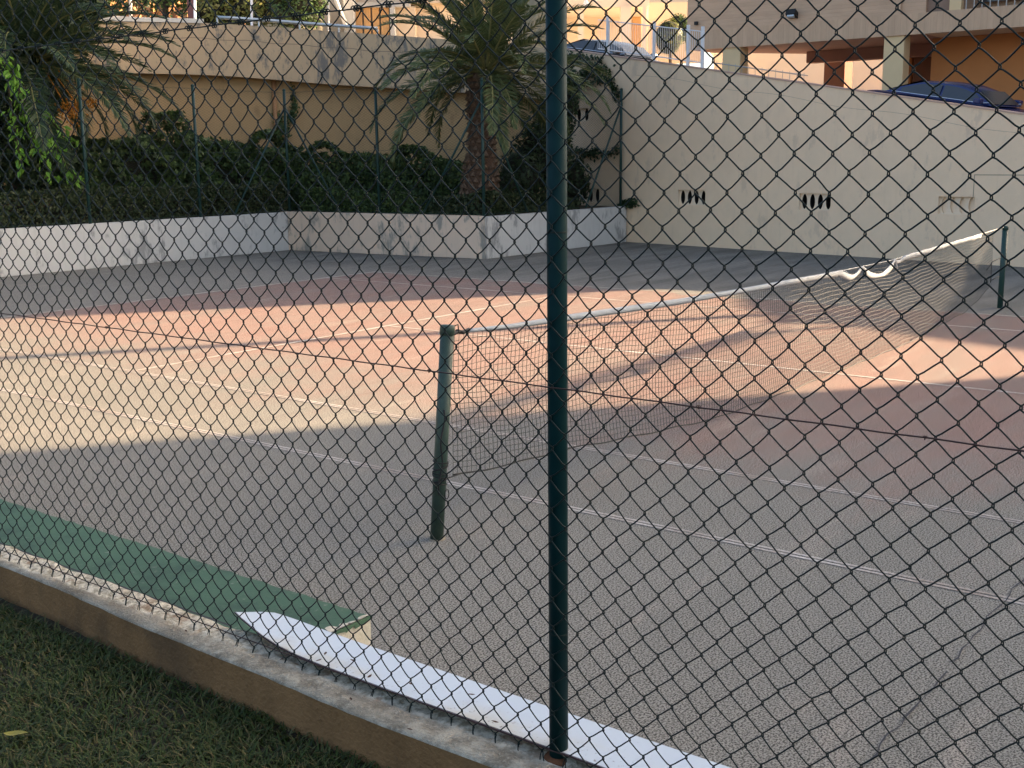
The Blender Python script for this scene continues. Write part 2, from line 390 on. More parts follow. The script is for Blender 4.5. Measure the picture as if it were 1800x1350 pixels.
# ================================================================== SETTING
def sheet(name,poly,z,mat,parent=None):
    m=MB(); m.add([(x,y,z) for x,y in poly],[tuple(range(len(poly)))]); o=m.build(name,mat,parent)
    if parent is None: o['kind']='structure'
    return o
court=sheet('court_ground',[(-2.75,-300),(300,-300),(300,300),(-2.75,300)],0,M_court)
def cline(x0,x1,y0,y1,z=.004,mat=M_line,name='court_line'):
    m=MB()
    m.add([(x0,y0,z),(x1,y0,z),(x1,y1,z),(x0,y1,z)],[(0,1,2,3)])
    return m.build(name,mat,court)
for xc,dbl in ((.914,1),(2.286,1),(6.4,0),(10.515,0),(11.887,0)):
    ys=(-6.4,6.4) if xc==6.4 else (-11.887,11.887)
    if dbl:
        cline(xc-.034,xc-.008,*ys); cline(xc+.010,xc+.034,*ys)
    else: cline(xc-.025,xc+.025,*ys)
for yc,x0,x1 in ((11.887,.88,11.92),(-11.887,.88,11.92),(6.4,2.32,10.49),(-6.4,2.32,10.49)):
    cline(x0,x1,yc-.03,yc+.03,.0065)
def crack(pts,wd,seed):
    r=random.Random(seed); P=[]
    for (a,b) in zip(pts[:-1],pts[1:]):
        n=max(2,int(math.dist(a,b)/.09))
        for i in range(n): P.append((a[0]+(b[0]-a[0])*i/n+r.uniform(-.012,.012),a[1]+(b[1]-a[1])*i/n+r.uniform(-.012,.012)))
    P.append(pts[-1]); m=MB(); vs=[]
    for i,(x,y) in enumerate(P):
        w_=wd*r.uniform(.2,1.1); vs+=[(x-w_*.7,y-w_*.7,.009),(x+w_*.7,y+w_*.7,.009)]
    m.add(vs,[(2*i,2*i+1,2*i+3,2*i+2) for i in range(len(P)-1)]); m.build('crack',M_crack,court)
crack([(-1.6,-3.1),(-.66,-3.1),(-.14,-3.11)],.007,1); crack([(-.05,-3.1),(.7,-3.09),(1.9,-3.1)],.006,2)
crack([(3.75,.4),(3.8,-1.0),(3.83,-1.8),(3.72,-2.8),(3.75,-5)],.004,3)
crack([(-1.3,3.5),(-.35,3.44),(.58,3.42),(1.53,3.3),(2.57,3.42),(3.37,3.3)],.0035,4); crack([(2.45,4.0),(2.83,3.75),(3.64,3.68),(4.25,3.65)],.004,5)

# rising ramp road and the ground behind the walls
WALLN=[(21.4-.2*k*1.0,11.7-k) for k in range(0)]
def zroad(x,y): return min(max(1.75+.172*y,.02),7.9)
def wallx(y): return 21.4+(y-11.7)*.2
inner=[(wallx(y)+.3,y) for y in (-30,-20,-10,-3,0,3,6,9,12,14.2)]+[(21.9,15.6),(20.75,18.0),(18.85,20.25),(16.15,21.95),(13.1,22.95),(9,23.35),(5,23.5),(-5,23.6),(-20,23.6)]
m=MB(); ks=(1,1.15,1.4,1.9,3,6,14); vs=[]
for k in ks:
    for (x,y) in inner:
        X,Y=8+(x-8)*k,6+(y-6)*k; vs.append((X,Y,zroad(X,Y)))
n=len(inner)
m.add(vs,[(a*n+i,(a+1)*n+i,(a+1)*n+i+1,a*n+i+1) for a in range(len(ks)-1) for i in range(n-1)])
tag(m.build('ramp_road',M_road),kind='structure')

# lawn the photographer stands on
sheet('lawn',[(-200,-200),(-2.93,-200),(-2.93,200),(-200,200)],.615,M_lawnsoil)
def grass():
    r=np.random.default_rng(3); n=150000
    X=r.uniform(-4.3,-2.99,n); Y=r.uniform(-3.4,.8,n)
    # thinner near the wall and in patches
    pn=np.sin(X*7+Y*3)+np.sin(Y*9-X*4)+np.sin(X*17+1)*np.sin(Y*15)
    keep=(r.random(n)<np.clip(.7+.25*pn,.3,1)); X=X[keep];Y=Y[keep];n=len(X)
    h=r.uniform(.008,.034,n); a=r.uniform(0,2*np.pi,n); lean=r.uniform(.5,2.2,n)*h; wd=r.uniform(.0014,.0036,n)
    dx,dy=np.cos(a)*lean,np.sin(a)*lean; px,py=-np.sin(a)*wd,np.cos(a)*wd; z=np.full(n,.612)
    b1=np.stack([X-px,Y-py,z],1); b2=np.stack([X+px,Y+py,z],1)
    m1=np.stack([X+dx*.45-px*.8,Y+dy*.45-py*.8,z+h*.7],1); m2=np.stack([X+dx*.45+px*.8,Y+dy*.45+py*.8,z+h*.7],1)
    t1=np.stack([X+dx,Y+dy,z+h],1); t2=t1+np.stack([px,py,z*0],1)*.3
    V=np.stack([b1,b2,m2,m1,t2,t1],1).reshape(-1,3); i=np.arange(n)*6
    F=np.concatenate([np.stack([i,i+1,i+2,i+3],1),np.stack([i+3,i+2,i+4,i+5],1)])
    o=quickmesh('grass',V,F,M_grass); o['kind']='stuff'
grass()

# dwarf wall under the near fence
def dwarf_wall():
    root=thing('dwarf_wall','low concrete dwarf wall with rust brown face under the near fence','wall',(-2.9,-1.5,0))
    ys=np.arange(-9,13,.06); r=random.Random(4)
    m=MB(); vs=[]
    fx=[-2.998+.066*min(1.6,max(0,(y+2.25)/1.95))**1.3+.004*math.sin(y*6)+r.uniform(-.002,.002) for y in ys]
    for y,x in zip(ys,fx): vs+=[(x+r.uniform(-.002,.002),y,.0),(x+r.uniform(-.003,.003),y,.62),(x+.006*math.sin(y*23)*.3,y,.7515)]
    m.add(vs,[(3*i+k,3*i+k+1,3*i+4+k,3*i+3+k) for i in range(len(ys)-1) for k in (0,1)])
    m.build('stained_face',M_cface,root,True)
    m=MB(); vs=[]; K=9
    for y,x in zip(ys,fx):
        for k in range(K):
            u=k/(K-1); X=x+(-2.785-x)*u
            z=.757+.004*math.sin(X*90+y*21)+r.uniform(-.004,.004)*(1.6 if u>.4 else .5)
            if k==0: z=.7512
            if k==1: X=x+.004; z=.758
            if k==K-1: X+=r.uniform(-.012,.014)+.012*math.sin(y*5); z=.735
            vs.append((X,y,z))
        vs.append((-2.79,y,0))
    K+=1
    m.add(vs,[(K*i+k,K*i+k+1,K*i+K+k+1,K*i+K+k) for i in range(len(ys)-1) for k in range(K-1)])
    m.build('wall_top',M_ctop,root,True)
dwarf_wall()
# green painted ledge against the wall on the court side
def ledge():
    root=thing('ledge','green topped plaster ledge running along the court side of the dwarf wall','ledge',(-2.45,2,0))
    ys=[-1.575+.05*i for i in range(0,220)]; r=random.Random(2)
    m=MB(); m.box(-2.783,-2.19,-1.57,10,0,.585); m.build('plaster_block',M_plaster,root)
    m=MB(); vs=[]
    for i,y in enumerate(ys):
        e=r.uniform(-.006,.006)
        vs+=[(-2.782,y,.6),(-2.5,y+(.0 if i else r.uniform(0,.01)),.603),(-2.2+e,y+(0 if i else .012),.6),(-2.187,y+(0 if i else .02),.588),(-2.186,y+(0 if i else .02),.56+r.uniform(-.012,.008))]
    m.add(vs,[(5*i+k,5*i+k+1,5*i+6+k,5*i+5+k) for i in range(len(ys)-1) for k in range(4)])
    m.build('green_paint',M_green,root)
    m=MB(); r=random.Random(6)
    for k in range(12):
        x=-2.75+k*.047; h=r.uniform(.008,.03); m.add([(x,-1.5765,.6),(x+.047,-1.5765,.6),(x+.047,-1.5765,.6-r.uniform(.006,.03)),(x,-1.5765,.6-h)],[(0,1,2,3)])
    m.build('paint_drip',M_green,root)
    m=MB()
    for k in range(9):
        x=-2.62+k*.048+r.uniform(-.01,.01); w_=r.uniform(.018,.036); d=r.uniform(.012,.05); n=7
        m.add([(x+w_*math.cos(a),-1.577+max(0,d*math.sin(a)*r.uniform(.7,1.1)),.6045) for a in [math.pi*j/(n-1) for j in range(n)]],[tuple(range(n))])
    m.build('bare_patch',M_plaster,root)
    m=MB(); vs=[]
    for i in range(80):
        y=-1.5+i*.03; wd=.006+.006*abs(math.sin(i*1.3)); vs+=[(-2.779,y,.738),(-2.779+wd,y,.7385)]
    m.add(vs,[(2*i,2*i+1,2*i+3,2*i+2) for i in range(79)]); m.build('dark_seam',M_crack,root)  # thin dark strip between wall top and ledge
ledge()

# ------------------------------------------------------------------ low planter walls
def wall_run(name,label,pts,th,z0,z1,mat,cap=True):
    root=thing(name,label,'wall',(pts[0][0],pts[0][1],z0)); m=MB(); m.prism(pts,z0,z1); m.build('wall_body',mat,root,bevel=.012)
    return root
wall_run('planter_wall','long whitewashed low planter wall at the far left of the court',[(-14,17.78),(14.88,17.78),(14.88,18.05),(-14,18.05)],.2,0,.955,M_lowwhite)
wall_run('planter_wall','stained cream low planter wall below the palm tree, facing the court',[(14.883,18.05),(14.883,17.74),(15.33,11.76),(15.6,12.0),(15.15,18.05)],.2,0,.965,M_lowcream)
wall_run('planter_wall','short whitewashed low wall with peeling paint running to the tall beige wall',[(15.333,11.755),(21.36,11.72),(21.36,11.99),(15.603,11.998)],.2,0,.945,M_lowwhite)
m=MB(); m.prism([(-14,18.06),(15.16,18.06),(15.61,12.01),(21.42,11.995),(21.95,14.3),(21.5,15.6),(20.3,17.8),(18.5,20),(16,21.6),(13,22.6),(9,23),(5,23.2),(-14,23.2)],.0,.93)
tag(m.build('planter_bed',M_soil),kind='structure')

M_vent=simple('pale_vent_block',(.80,.64,.46),.85,.12,9)
# tall right wall with pierced vents
def right_wall():
    root=thing('retaining_wall','tall beige rendered retaining wall with pierced vents behind the net','wall',(20,5,0))
    d=np.array([.196116,.980581]); nrm=np.array([-.980581,.196116])
    def P(y,z,off=0): return (wallx(y)+nrm[0]*off*1.0,y+nrm[1]*off,z)
    def ztop(y): return 2.72+.172*y
    vents=[(13.75,12.75,1.01,1.40,4),(10.02,9.15,1.03,1.40,4),(6.45,5.62,1.0,1.37,4),(3.08,2.30,1.0,1.36,0),(13.72,13.15,3.2,3.55,2)]
    ys=sorted(set([-30,-20,-10,-5,0,11.7,14.6]+[v[0] for v in vents]+[v[1] for v in vents]))
    m=MB()
    for a,b in zip(ys[:-1],ys[1:]):
        cuts=[(v[2],v[3]) for v in vents if v[1]-1e-6<=a and b<=v[0]+1e-6]
        cuts.sort(); z=0; segs=[]
        for c0,c1 in cuts: segs.append((z,c0)); z=c1
        for z0,z1 in segs: m.add([P(a,z0),P(b,z0),P(b,z1),P(a,z1)],[(0,3,2,1)])
        m.add([P(a,z),P(b,z),P(b,ztop(b)),P(a,ztop(a))],[(0,3,2,1)])
        m.add([P(a,ztop(a)),P(b,ztop(b)),P(b,ztop(b),-.25),P(a,ztop(a),-.25),P(a,0,-.25),P(b,0,-.25)],[(0,3,2,1),(3,4,5,2)])
    m.build('wall_face',M_tall,root)
    # coping line: thin rounded ridge slightly proud
    m=MB(); pts=[P(y,ztop(y)+.012,-.12) for y in (-30,0,14.6)]
    for a,b in ((-30,0),(0,14.6)):
        m.add([P(a,ztop(a)-.0,.018),P(b,ztop(b),.018),P(b,ztop(b)+.03,.018),P(a,ztop(a)+.03,.018),P(a,ztop(a)+.03,-.27),P(b,ztop(b)+.03,-.27),P(a,ztop(a)-.0,-.27),P(b,ztop(b),-.27)],[(0,3,2,1),(3,4,5,2),(4,6,7,5),(0,1,7,6)])
    m.build('coping',simple('faded_coping',(.50,.34,.26),.85),root)
    for (y1,y0,z0,z1,nh) in vents:
        m=MB(); mh=MB(); dep=-.075
        # reveal
        m.add([P(y0,z0),P(y1,z0),P(y1,z1),P(y0,z1),P(y0,z0,dep),P(y1,z0,dep),P(y1,z1,dep),P(y0,z1,dep)],[(0,1,5,4),(1,2,6,5),(2,3,7,6),(3,0,4,7)])
        N=24; cells=nh if nh else 4; cw=(y1-y0)/cells
        for c in range(cells):
            ca=y0+cw*c; cc=ca+cw/2; zc=(z0+z1)/2; hw=.066; hh=(z1-z0)*.46
            ring=[];lens=[]
            for k in range(N):
                t=2*math.pi*k/N; lx=hw*math.cos(t)*(1-.2*abs(math.sin(t))**4); lz=hh*math.sin(t)
                s_=max(abs(math.cos(t)),abs(math.sin(t))); ring.append((cc+cw/2*math.cos(t)/s_,zc+(z1-z0)/2*math.sin(t)/s_)); lens.append((cc+lx,zc+lz))
            vv=[P(*q,dep) for q in ring]+[P(*q,dep) for q in lens]
            m.add(vv,[(k,(k+1)%N,N+(k+1)%N,N+k)[::-1] for k in range(N)])
            inner_d=-.24 if nh else dep-.06
            vv=[P(*q,dep) for q in lens]+[P(*q,inner_d) for q in lens]
            (mh if nh else m).add(vv,[(k,(k+1)%N,N+(k+1)%N,N+k)[::-1] for k in range(N)])
            (mh if nh else m).add([P(*q,inner_d) for q in lens],[tuple(range(N))])
        o=m.build('vent',M_vent,root)
        if not nh: o['label']='blocked up vent with its hollows filled in'
        if nh: mh.build('hollow',M_dark,o)
    # service hatch outline at the right
    m=MB()
    for a,b,z0,z1 in ((2.33,.9,1.80,1.815),(2.345,2.33,1.35,1.815)):
        m.add([P(a,z0,.004),P(b,z0,.004),P(b,z1,.004),P(a,z1,.004)],[(0,1,2,3)])
    m.build('hatch_joint',simple('joint_line',(.30,.24,.17)),root)  # thin darker line for the joint
    # hairline cracks along the top
    m=MB(); r=random.Random(9)
    for y in np.arange(1.5,11.5,.25):
        z=ztop(y)-.36+.03*math.sin(y*2); z2=ztop(y+.25)-.36+.03*math.sin((y+.25)*2); h=.006
        m.add([P(y,z,.003),P(y+.25,z2,.003),P(y+.25,z2+h,.003),P(y,z+h,.003)],[(0,1,2,3)])
    m.build('crack',simple('crack_in_render',(.34,.27,.2)),root)
right_wall()

# curved ramp parapet and the wall beneath it
PAR=[(-8,22.9,5.0,4.05),(4.98,22.8,5.35,4.2),(8.97,22.6,5.55,4.33),(12.92,22.21,5.79,4.5),(15.83,21.24,5.88,4.52),(18.34,19.69,5.77,4.33),(20.17,17.58,5.57,4.14),(21.23,15.35,5.32,3.93),(21.55,14.35,5.16,3.80)]
def catmull(P,n=8):
    P=np.array(P,float); out=[]
    for i in range(len(P)-1):
        p0,p1,p2,p3=P[max(i-1,0)],P[i],P[i+1],P[min(i+2,len(P)-1)]
        for k in range(n):
            t=k/n; out.append(.5*((2*p1)+(-p0+p2)*t+(2*p0-5*p1+4*p2-p3)*t*t+(-p0+3*p1-3*p2+p3)*t**3))
    out.append(P[-1]); return np.array(out)
par=catmull(PAR)
def par_n(i):
    t=par[min(i+1,len(par)-1)][:2]-par[max(i-1,0)][:2]; t/=np.linalg.norm(t); return np.array([t[1],-t[0]])
def parapet():
    root=thing('ramp_parapet','curved ochre ramp parapet with grey weather stains above the planter','parapet',(15,21,0))
    m=MB(); vs=[]
    for i,(x,y,zt,zb) in enumerate(par):
        n=par_n(i); b=np.array([x,y])-n*.25; c=np.array([x,y])-n*.42
        vs+=[(*c,zb),(x,y,zb),(x,y,zt),(*b,zt),(*b,zb+.2)]
    m.add(vs,[(5*i+k,5*i+k+1,5*i+6+k,5*i+5+k)[::-1] for i in range(len(par)-1) for k in range(4)])
    m.build('parapet_band',M_band,root,True).data.shade_flat()
    m=MB(); vs=[]
    for i,(x,y,zt,zb) in enumerate(par):
        n=par_n(i); a=np.array([x,y])-n*.36; vs+=[(*a,.9),(*a,zb+.01)]
    m.add(vs,[(2*i,2*i+1,2*i+3,2*i+2)for i in range(len(par)-1)])
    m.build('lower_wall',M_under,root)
    # white coping over the left half
    m=MB(); vs=[]; sel=[i for i in range(len(par)) if 3<=par[i][0] and par[i][1]>21.35]
    for i in sel:
        x,y,zt,zb=par[i]; n=par_n(i); a=np.array([x,y])+n*.03; b=np.array([x,y])-n*.30
        vs+=[(*a,zt-.01),(*a,zt+.10),(*b,zt+.13),(*b,zt-.01)]
    m.add(vs,[(4*i+k,4*i+(k+1)%4,4*i+4+(k+1)%4,4*i+4+k)[::-1] for i in range(len(sel)-1) for k in range(4)]); m.build('coping',M_cap,root)
    # galvanised hand rail over the right half
    sel=[i for i in range(len(par)) if par[i][0]>15.6 and par[i][1]>18.6]
    m=MB(); m.tube([(par[i][0],par[i][1],par[i][2]+.16) for i in sel],.045,8); m.build('hand_rail',M_metalg,root,True)
    for i in sel[::3]:
        m=MB(); m.tube([(par[i][0],par[i][1],par[i][2]-.02),(par[i][0],par[i][1],par[i][2]+.14)],.025,6); m.build('rail_post',M_metalg,root)
    # crack along the band
    m=MB(); vs=[]; sel=[i for i in range(len(par)) if par[i][0]>11]
    for i in sel:
        x,y,zt,zb=par[i]; n=par_n(i); a=np.array([x,y])+n*.004; z=zt-.3+.02*math.sin(i*1.7)-.012*i*.3
        vs+=[(*a,z),(*a,z+.014)]
    m.add(vs,[(2*i,2*i+1,2*i+3,2*i+2) for i in range(len(sel)-1)]); m.build('crack',simple('crack_in_band',(.22,.17,.12)),root)
    # brown rain pipe on the lower wall
    p=atY(522,150,20.3)
    i=int(np.argmin([abs(q[0]-17.0) for q in par])); n=par_n(i); a=np.array(par[i][:2])-n*.30
    m=MB(); m.tube([(*a,.95),(*a,par[i][3])],.06,8); m.build('rain_pipe',simple('ochre_pipe',(.42,.22,.1)),root,True)
parapet()

# ------------------------------------------------------------------ block on pillars, right
def right_block():
    root=thing('apartment_block','board marked concrete apartment block raised on pillars above the ramp','building',(30,5,2))
    foot=[(27,13.07),(27,-6.75),(37,-6.75),(37,5),(31.3,10.9),(28.5,13.07)][::-1]
    m=MB(); m.prism([(27.05,13.02),(27.05,5.95),(28.4,5.95),(28.4,-6.7),(36.95,-6.7),(36.95,5),(31.28,10.85),(28.45,13.02)][::-1],5.62,16.5); m.build('block_body',M_fac,root)
    # face panels: board marked upper, vertical boarded skirt
    m=MB(); m.box(26.98,27.045,6.6,13.07,5.92,16.5); m.build('wall_panel',M_fac,root)
    m=MB(); m.box(26.94,27.045,-6.75,13.09,5.37,5.915); m.build('fascia',M_facv,root)
    m=MB(); m.box(27.05,28.39,-6.7,5.94,5.37,5.61); m.build('balcony_floor',M_fac,root)
    m=MB(); m.prism([(27.05,13.05),(27.05,-6.7),(36.9,-6.7),(36.9,5),(31.25,10.8),(28.45,13.0)][::-1],5.40,5.60); m.build('soffit',M_red,root)
    m=MB(); m.box(30.2,30.6,-6,10.6,5.05,5.39); m.build('beam',M_red,root)
    # recess beside the balcony
    m=MB(); m.box(27.16,27.24,5.2,6.6,5.92,9); m.build('recess_wall',simple('recessed_brown_render',(.26,.17,.12)),root)
    m=MB(); m.box(26.99,27.2,5.02,5.32,5.92,9); m.build('balcony_pier',M_cream,root)
    rail=MB(); rail.box(27.0,27.04,-6,5.0,6.55,6.6); ra=rail.build('balcony_rail',M_grey,root)
    for k in range(28):
        m=MB(); y=4.9-k*.2; m.box(27.01,27.03,y-.012,y+.012,5.915,6.55); m.build('baluster',M_grey,ra)
    m=MB(); m.box(28.2,28.36,-6,4.9,6.2,9); m.build('window',M_glass,root)
    for (x0,x1,y0,y1,mt) in ((27.0,27.55,11.3,11.88,M_cream),(27.0,27.5,6.46,7.02,M_cream),(32.0,32.7,10.05,10.75,M_brownp),(31.2,32.0,7.62,8.35,M_orange),(31.0,31.8,6.9,7.5,M_brownp)):  # orange inner pillar has orange side light put into its colour
        m=MB(); m.box(x0,x1,y0,y1,.6,5.39); m.build('pillar',mt,root,bevel=.02)
    m=MB(); m.box(28.7,28.95,-6.7,6.25,.5,5.39); m.build('inner_wall',M_orange,root)
    m=MB(); m.box(28.96,36.8,6.0,6.2,.5,5.39); m.build('inner_wall',M_orange,root)
    # flood light and box on the face
    p=atX(1393,24,26.9); l=MB(); l.obox((26.86,p[1],p[2]),(.10,0,-.05),(0,.14,0),(.03,0,.07)); fl=l.build('flood_light',M_black,root)
    l=MB(); l.obox((26.80,p[1],p[2]-.07),(.04,0,-.02),(0,.10,0),(.01,0,.035)); l.build('lamp_glass',M_metalg,fl)
    l=MB(); l.tube([(26.86,p[1],p[2]),(26.99,p[1]-.12,p[2]-.12)],.03,6); l.build('bracket',M_black,fl)
    p=atX(1224,41,26.95); l=MB(); l.box(26.90,26.98,p[1]-.05,p[1]+.05,p[2]-.05,p[2]+.05); l.build('wall_box',M_black,root)
right_block()

# ------------------------------------------------------------------ unseen occluders added off to the right to cast the court's shadows
def off_right():
    root=thing('annex_occluder','unseen low block added beside the apartment block to shade the court','building',(30,-12,1))
    m=MB(); m.prism([(27,-16.3),(33,-16.3),(33,-6.8),(27,-6.8)],0,[7.25,7.25,5.6,5.6]); 
    m=MB()
    prof=[(-6.78,5.9),(-9.0,6.6),(-10.2,6.85),(-11.0,7.15),(-11.6,6.95),(-12.2,7.05),(-13,7.16),(-14.8,7.33),(-16.3,7.4)]  # roofline drawn from the shadow edge it has to cast
    n=len(prof)
    vs=[(27,y,0) for y,z in prof]+[(27,y,z) for y,z in prof]+[(33,y,0) for y,z in prof]+[(33,y,z) for y,z in prof]
    fs=[]
    for i in range(n-1): fs+=[(i,i+1,n+i+1,n+i),(n+i,n+i+1,3*n+i+1,3*n+i),(2*n+i+1,2*n+i,3*n+i,3*n+i+1)]
    fs+=[(0,n,3*n,2*n),(n-1,3*n-1,4*n-1,2*n-1)]
    m.add(vs,fs); m.build('occluder_body',M_tanwall,root)
    m=MB(); m.tube([(27.2,-11.75,6.6),(27.2,-12.15,7.6),(27.2,-16.9,10.25)],.085,8); m.build('shadow_bar',M_grey,root)  # unseen bar added to cast the slanted thin shadow
    t=thing('shadow_mast','unseen added mast on the annex roof','shadow_mast',(27.3,-10.5,6.5)); m=MB(); m.tube([(27.3,-10.25,6.6),(27.3,-11.0,16)],.13,8); m.build('pole',M_grey,t)  # unseen pole added, thick enough for its shadow to show
    d=np.array([.8,-.6]); q=np.array([.6,.8])
    base=np.array([27.0,-16.375]); c=base+d*6-q*11
    t=thing('tower_occluder','unseen tall block added off to the right to shade the near court','building',(c[0],c[1],0))  # unseen block added, side turned along the sun for a straight shadow edge
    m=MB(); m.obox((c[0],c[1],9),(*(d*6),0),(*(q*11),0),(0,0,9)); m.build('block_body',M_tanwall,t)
off_right()

# ------------------------------------------------------------------ sunlit things behind the ramp
rh=np.array([math.sin(YAW),-math.cos(YAW),0]); fh=np.array([math.cos(YAW),math.sin(YAW),0])
def fbox(m,x0,x1,y0,y1,D,th):
    a=atD(x0,(y0+y1)/2,D); b=atD(x1,(y0+y1)/2,D); zt=atD((x0+x1)/2,y0,D)[2]; zb=atD((x0+x1)/2,y1,D)[2]
    hw=((b-a)@rh)/2; c=(a+b)/2+fh*th/2; c[2]=(zt+zb)/2
    m.obox(c,rh*hw,fh*th/2,(0,0,(zt-zb)/2)); return m
def part(name,mat,root,*boxes):
    m=MB()
    for b in boxes: fbox(m,*b)
    return m.build(name,mat,root)
def far_house():
    root=thing('porch_house','sunlit cream house with a pillared porch behind the dark parked car','building',atD(1070,95,50))
    part('porch_roof',M_farwhite,root,(985,1142,-60,12,49,5))
    part('pillar',M_farwhite,root,(1016,1026,12,100,49.2,.3))
    part('pillar',M_farwhite,root,(1091,1109,12,100,49.2,.5)); part('pillar',M_farwhite,root,(1129,1136,12,110,49.2,.3))
    part('back_wall',M_farwhite,root,(985,1140,-10,110,53,.3))
    part('door',M_wood,root,(1112,1127,25,100,52.8,.15))
    t=thing('wall_lantern','white glass lantern hanging from the porch pillar','lantern',atD(1030,6,48.8))
    p=atD(1030,6,48.8); m=MB(); m.lathe([(.03,.14),(.09,.1),(.16,-.12),(.12,-.16)],p,10); m.build('shade',M_metalw,t,True)
    m=MB(); m.tube([p+np.array([0,0,.12]),p+np.array([0,0,.3])-rh*.1,p+np.array([0,0,.25])-rh*.25],.02,5); m.build('bracket',M_black,t)
    root=thing('garden_wall','plain shaded tan wall behind the round clipped bush','wall',atD(1175,60,55))
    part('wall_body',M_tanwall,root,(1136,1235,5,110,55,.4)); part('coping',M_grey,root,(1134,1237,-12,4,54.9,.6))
    root=thing('garage_house','house with orange timber shutters and grey lintel behind the palm tree','building',atD(640,60,46))
    part('wall',M_tanwall,root,(566,626,-60,80,46.5,4),(626,900,-60,4,46.5,4)); part('lintel',M_grey,root,(612,720,4,12,46,.6))
    part('pier',M_grey,root,(604,622,-20,80,45.7,.6)); part('pier',M_grey,root,(686,694,12,80,46,.6))
    for a,b in ((624,637),(640,652),(655,667),(670,684)): part('shutter',M_wood,root,(a,b,13,80,46.4,.12))
    part('back_panel',M_grey,root,(622,690,12,80,46.8,.1))
    part('wall',M_tanwall,root,(694,730,12,80,46.6,3)); part('wall',M_farwhite,root,(730,900,4,80,47.5,3))
    m=MB(); m.obox(atD(596,12,45.4),rh*.06,fh*.5,np.array([0,0,.75])-rh*.28); m.build('pale_sliver',M_cap,root)  # pale slanted bar in front of the tan wall
    m=MB(); m.tube([atD(578,60,45),atD(577,-20,45)],.05,6); t=m.build('white_pole',M_metalw); tag(t,'thin white pole standing before the tan house wall','pole')
far_house()
def far_left():
    o=MB()
    t=thing('earth_bank','ochre earth bank in the sun behind the parapet at the left','bank',atD(250,30,50))
    r=np.random.default_rng(5); nx,nz=40,10; vs=[]
    for j in range(nz):
        for i in range(nx):
            p=atD(100+i*8.5,45-j*12,50+j*.9+1.2*r.random()); vs.append(p+np.array([0,0,.25*r.random()]))
    o.add(vs,[(j*nx+i,j*nx+i+1,(j+1)*nx+i+1,(j+1)*nx+i) for j in range(nz-1) for i in range(nx-1)])
    o.build('bank_face',M_bank,t)
    for k,(px,rad,mt,lb) in enumerate(((230,.06,M_grey,'slim grey pole in front of the ochre earth bank'),(343,.05,M_metalw,'white post beside the brown gate at the parapet'),(443,.05,M_metalw,'pale post between the yellow hedge and the round tree'))):
        m=MB(); m.tube([atD(px,60,44),atD(px-1,-30,44)],rad,6); tag(m.build('pole',mt),lb,'pole')
    t=thing('gate','dark maroon gate leaf beside a white post above the parapet','gate',atD(335,30,45)); part('gate_leaf',simple('maroon_paint',(.13,.06,.06)),t,(329,341,-20,40,45,.1))
    # sunlit hedge and round tree
    cs=[(atD(px,py,46),(ra,ra,ra)) for px,py,ra in ((365,25,.8),(385,10,.9),(410,28,.8),(430,8,.9),(455,20,.7),(395,-15,1.0),(475,5,.9))]
    t=thing('flowering_bush','straggly yellow green bush in the sun above the parapet','bush',atD(400,50,46)); clumps(cs,3800,.09,M_sunbush,'foliage',t,21); blob_core(cs,.6,'branches',M_core,t)
    cs=[(atD(px,py,44),(ra,ra,ra)) for px,py,ra in ((505,25,.65),(530,10,.8),(545,30,.5),(520,-15,.9),(550,-5,.6),(500,-5,.7))]
    t=thing('tree','dense round green tree at the end of the hand rail','tree',atD(525,60,44)); clumps(cs,5200,.075,M_tree,'crown',t,22); blob_core(cs,.72,'branches',M_core,t)
    m=MB(); m.tube([atD(520,75,44),atD(522,20,44)],.12,8); m.build('trunk',M_bark,t,True)
    cs=[(atD(px,py,47),(ra,ra,ra)) for px,py,ra in ((310,-10,1.0),(255,-22,1.1),(190,-10,1.2),(355,-20,.9))]
    t=thing('tree','dark spreading tree over the ochre earth bank','tree',atD(290,50,47)); clumps(cs,3000,.10,M_tree,'crown',t,23); 
    m=MB(); m.tube([atD(292,60,47),atD(290,-30,47)],.13,8); m.build('trunk',M_bark,t,True)
    cs=[(atD(1175,66,46)+np.array([0,0,0]),(.60,.60,.72))]
    t=thing('topiary_bush','round clipped bush in the sun behind the white railing','bush',atD(1175,110,46)); clumps(cs,4200,.035,M_topiary,'foliage',t,24,spread=.5); blob_core(cs,.9,'branches',M_core,t)
    m=MB(); b=atD(1178,120,46); m.tube([b,b+np.array([0,0,1.0])],.07,6); m.build('trunk',M_bark,t)
    cs=[(atD(px,py,50),(ra,ra,ra)) for px,py,ra in ((1200,45,.45),(1190,38,.35),(1206,62,.35))]
    t=thing('bush','dark green bush partly behind the corner of the concrete block','bush',atD(1200,90,50)); clumps(cs,1800,.05,M_hedge,'foliage',t,25); blob_core(cs,.75,'branches',M_core,t)
    # sunlit yard wall and cars seen through the pillars
    t=thing('yard_wall','sunlit pale yard wall seen between the pillars of the block','wall',(45,16,2)); m=MB(); 
    m.box(46,46.4,-5,22,1,7.2); m.build('wall_body',M_farwhite,t)
    for k in range(9): 
        m=MB(); m.box(45.95,45.99,2+k*2.1,3+k*2.1,3.2,5.0); m.build('panel',simple('panel_grey',(.5,.45,.38)),t)
far_left()

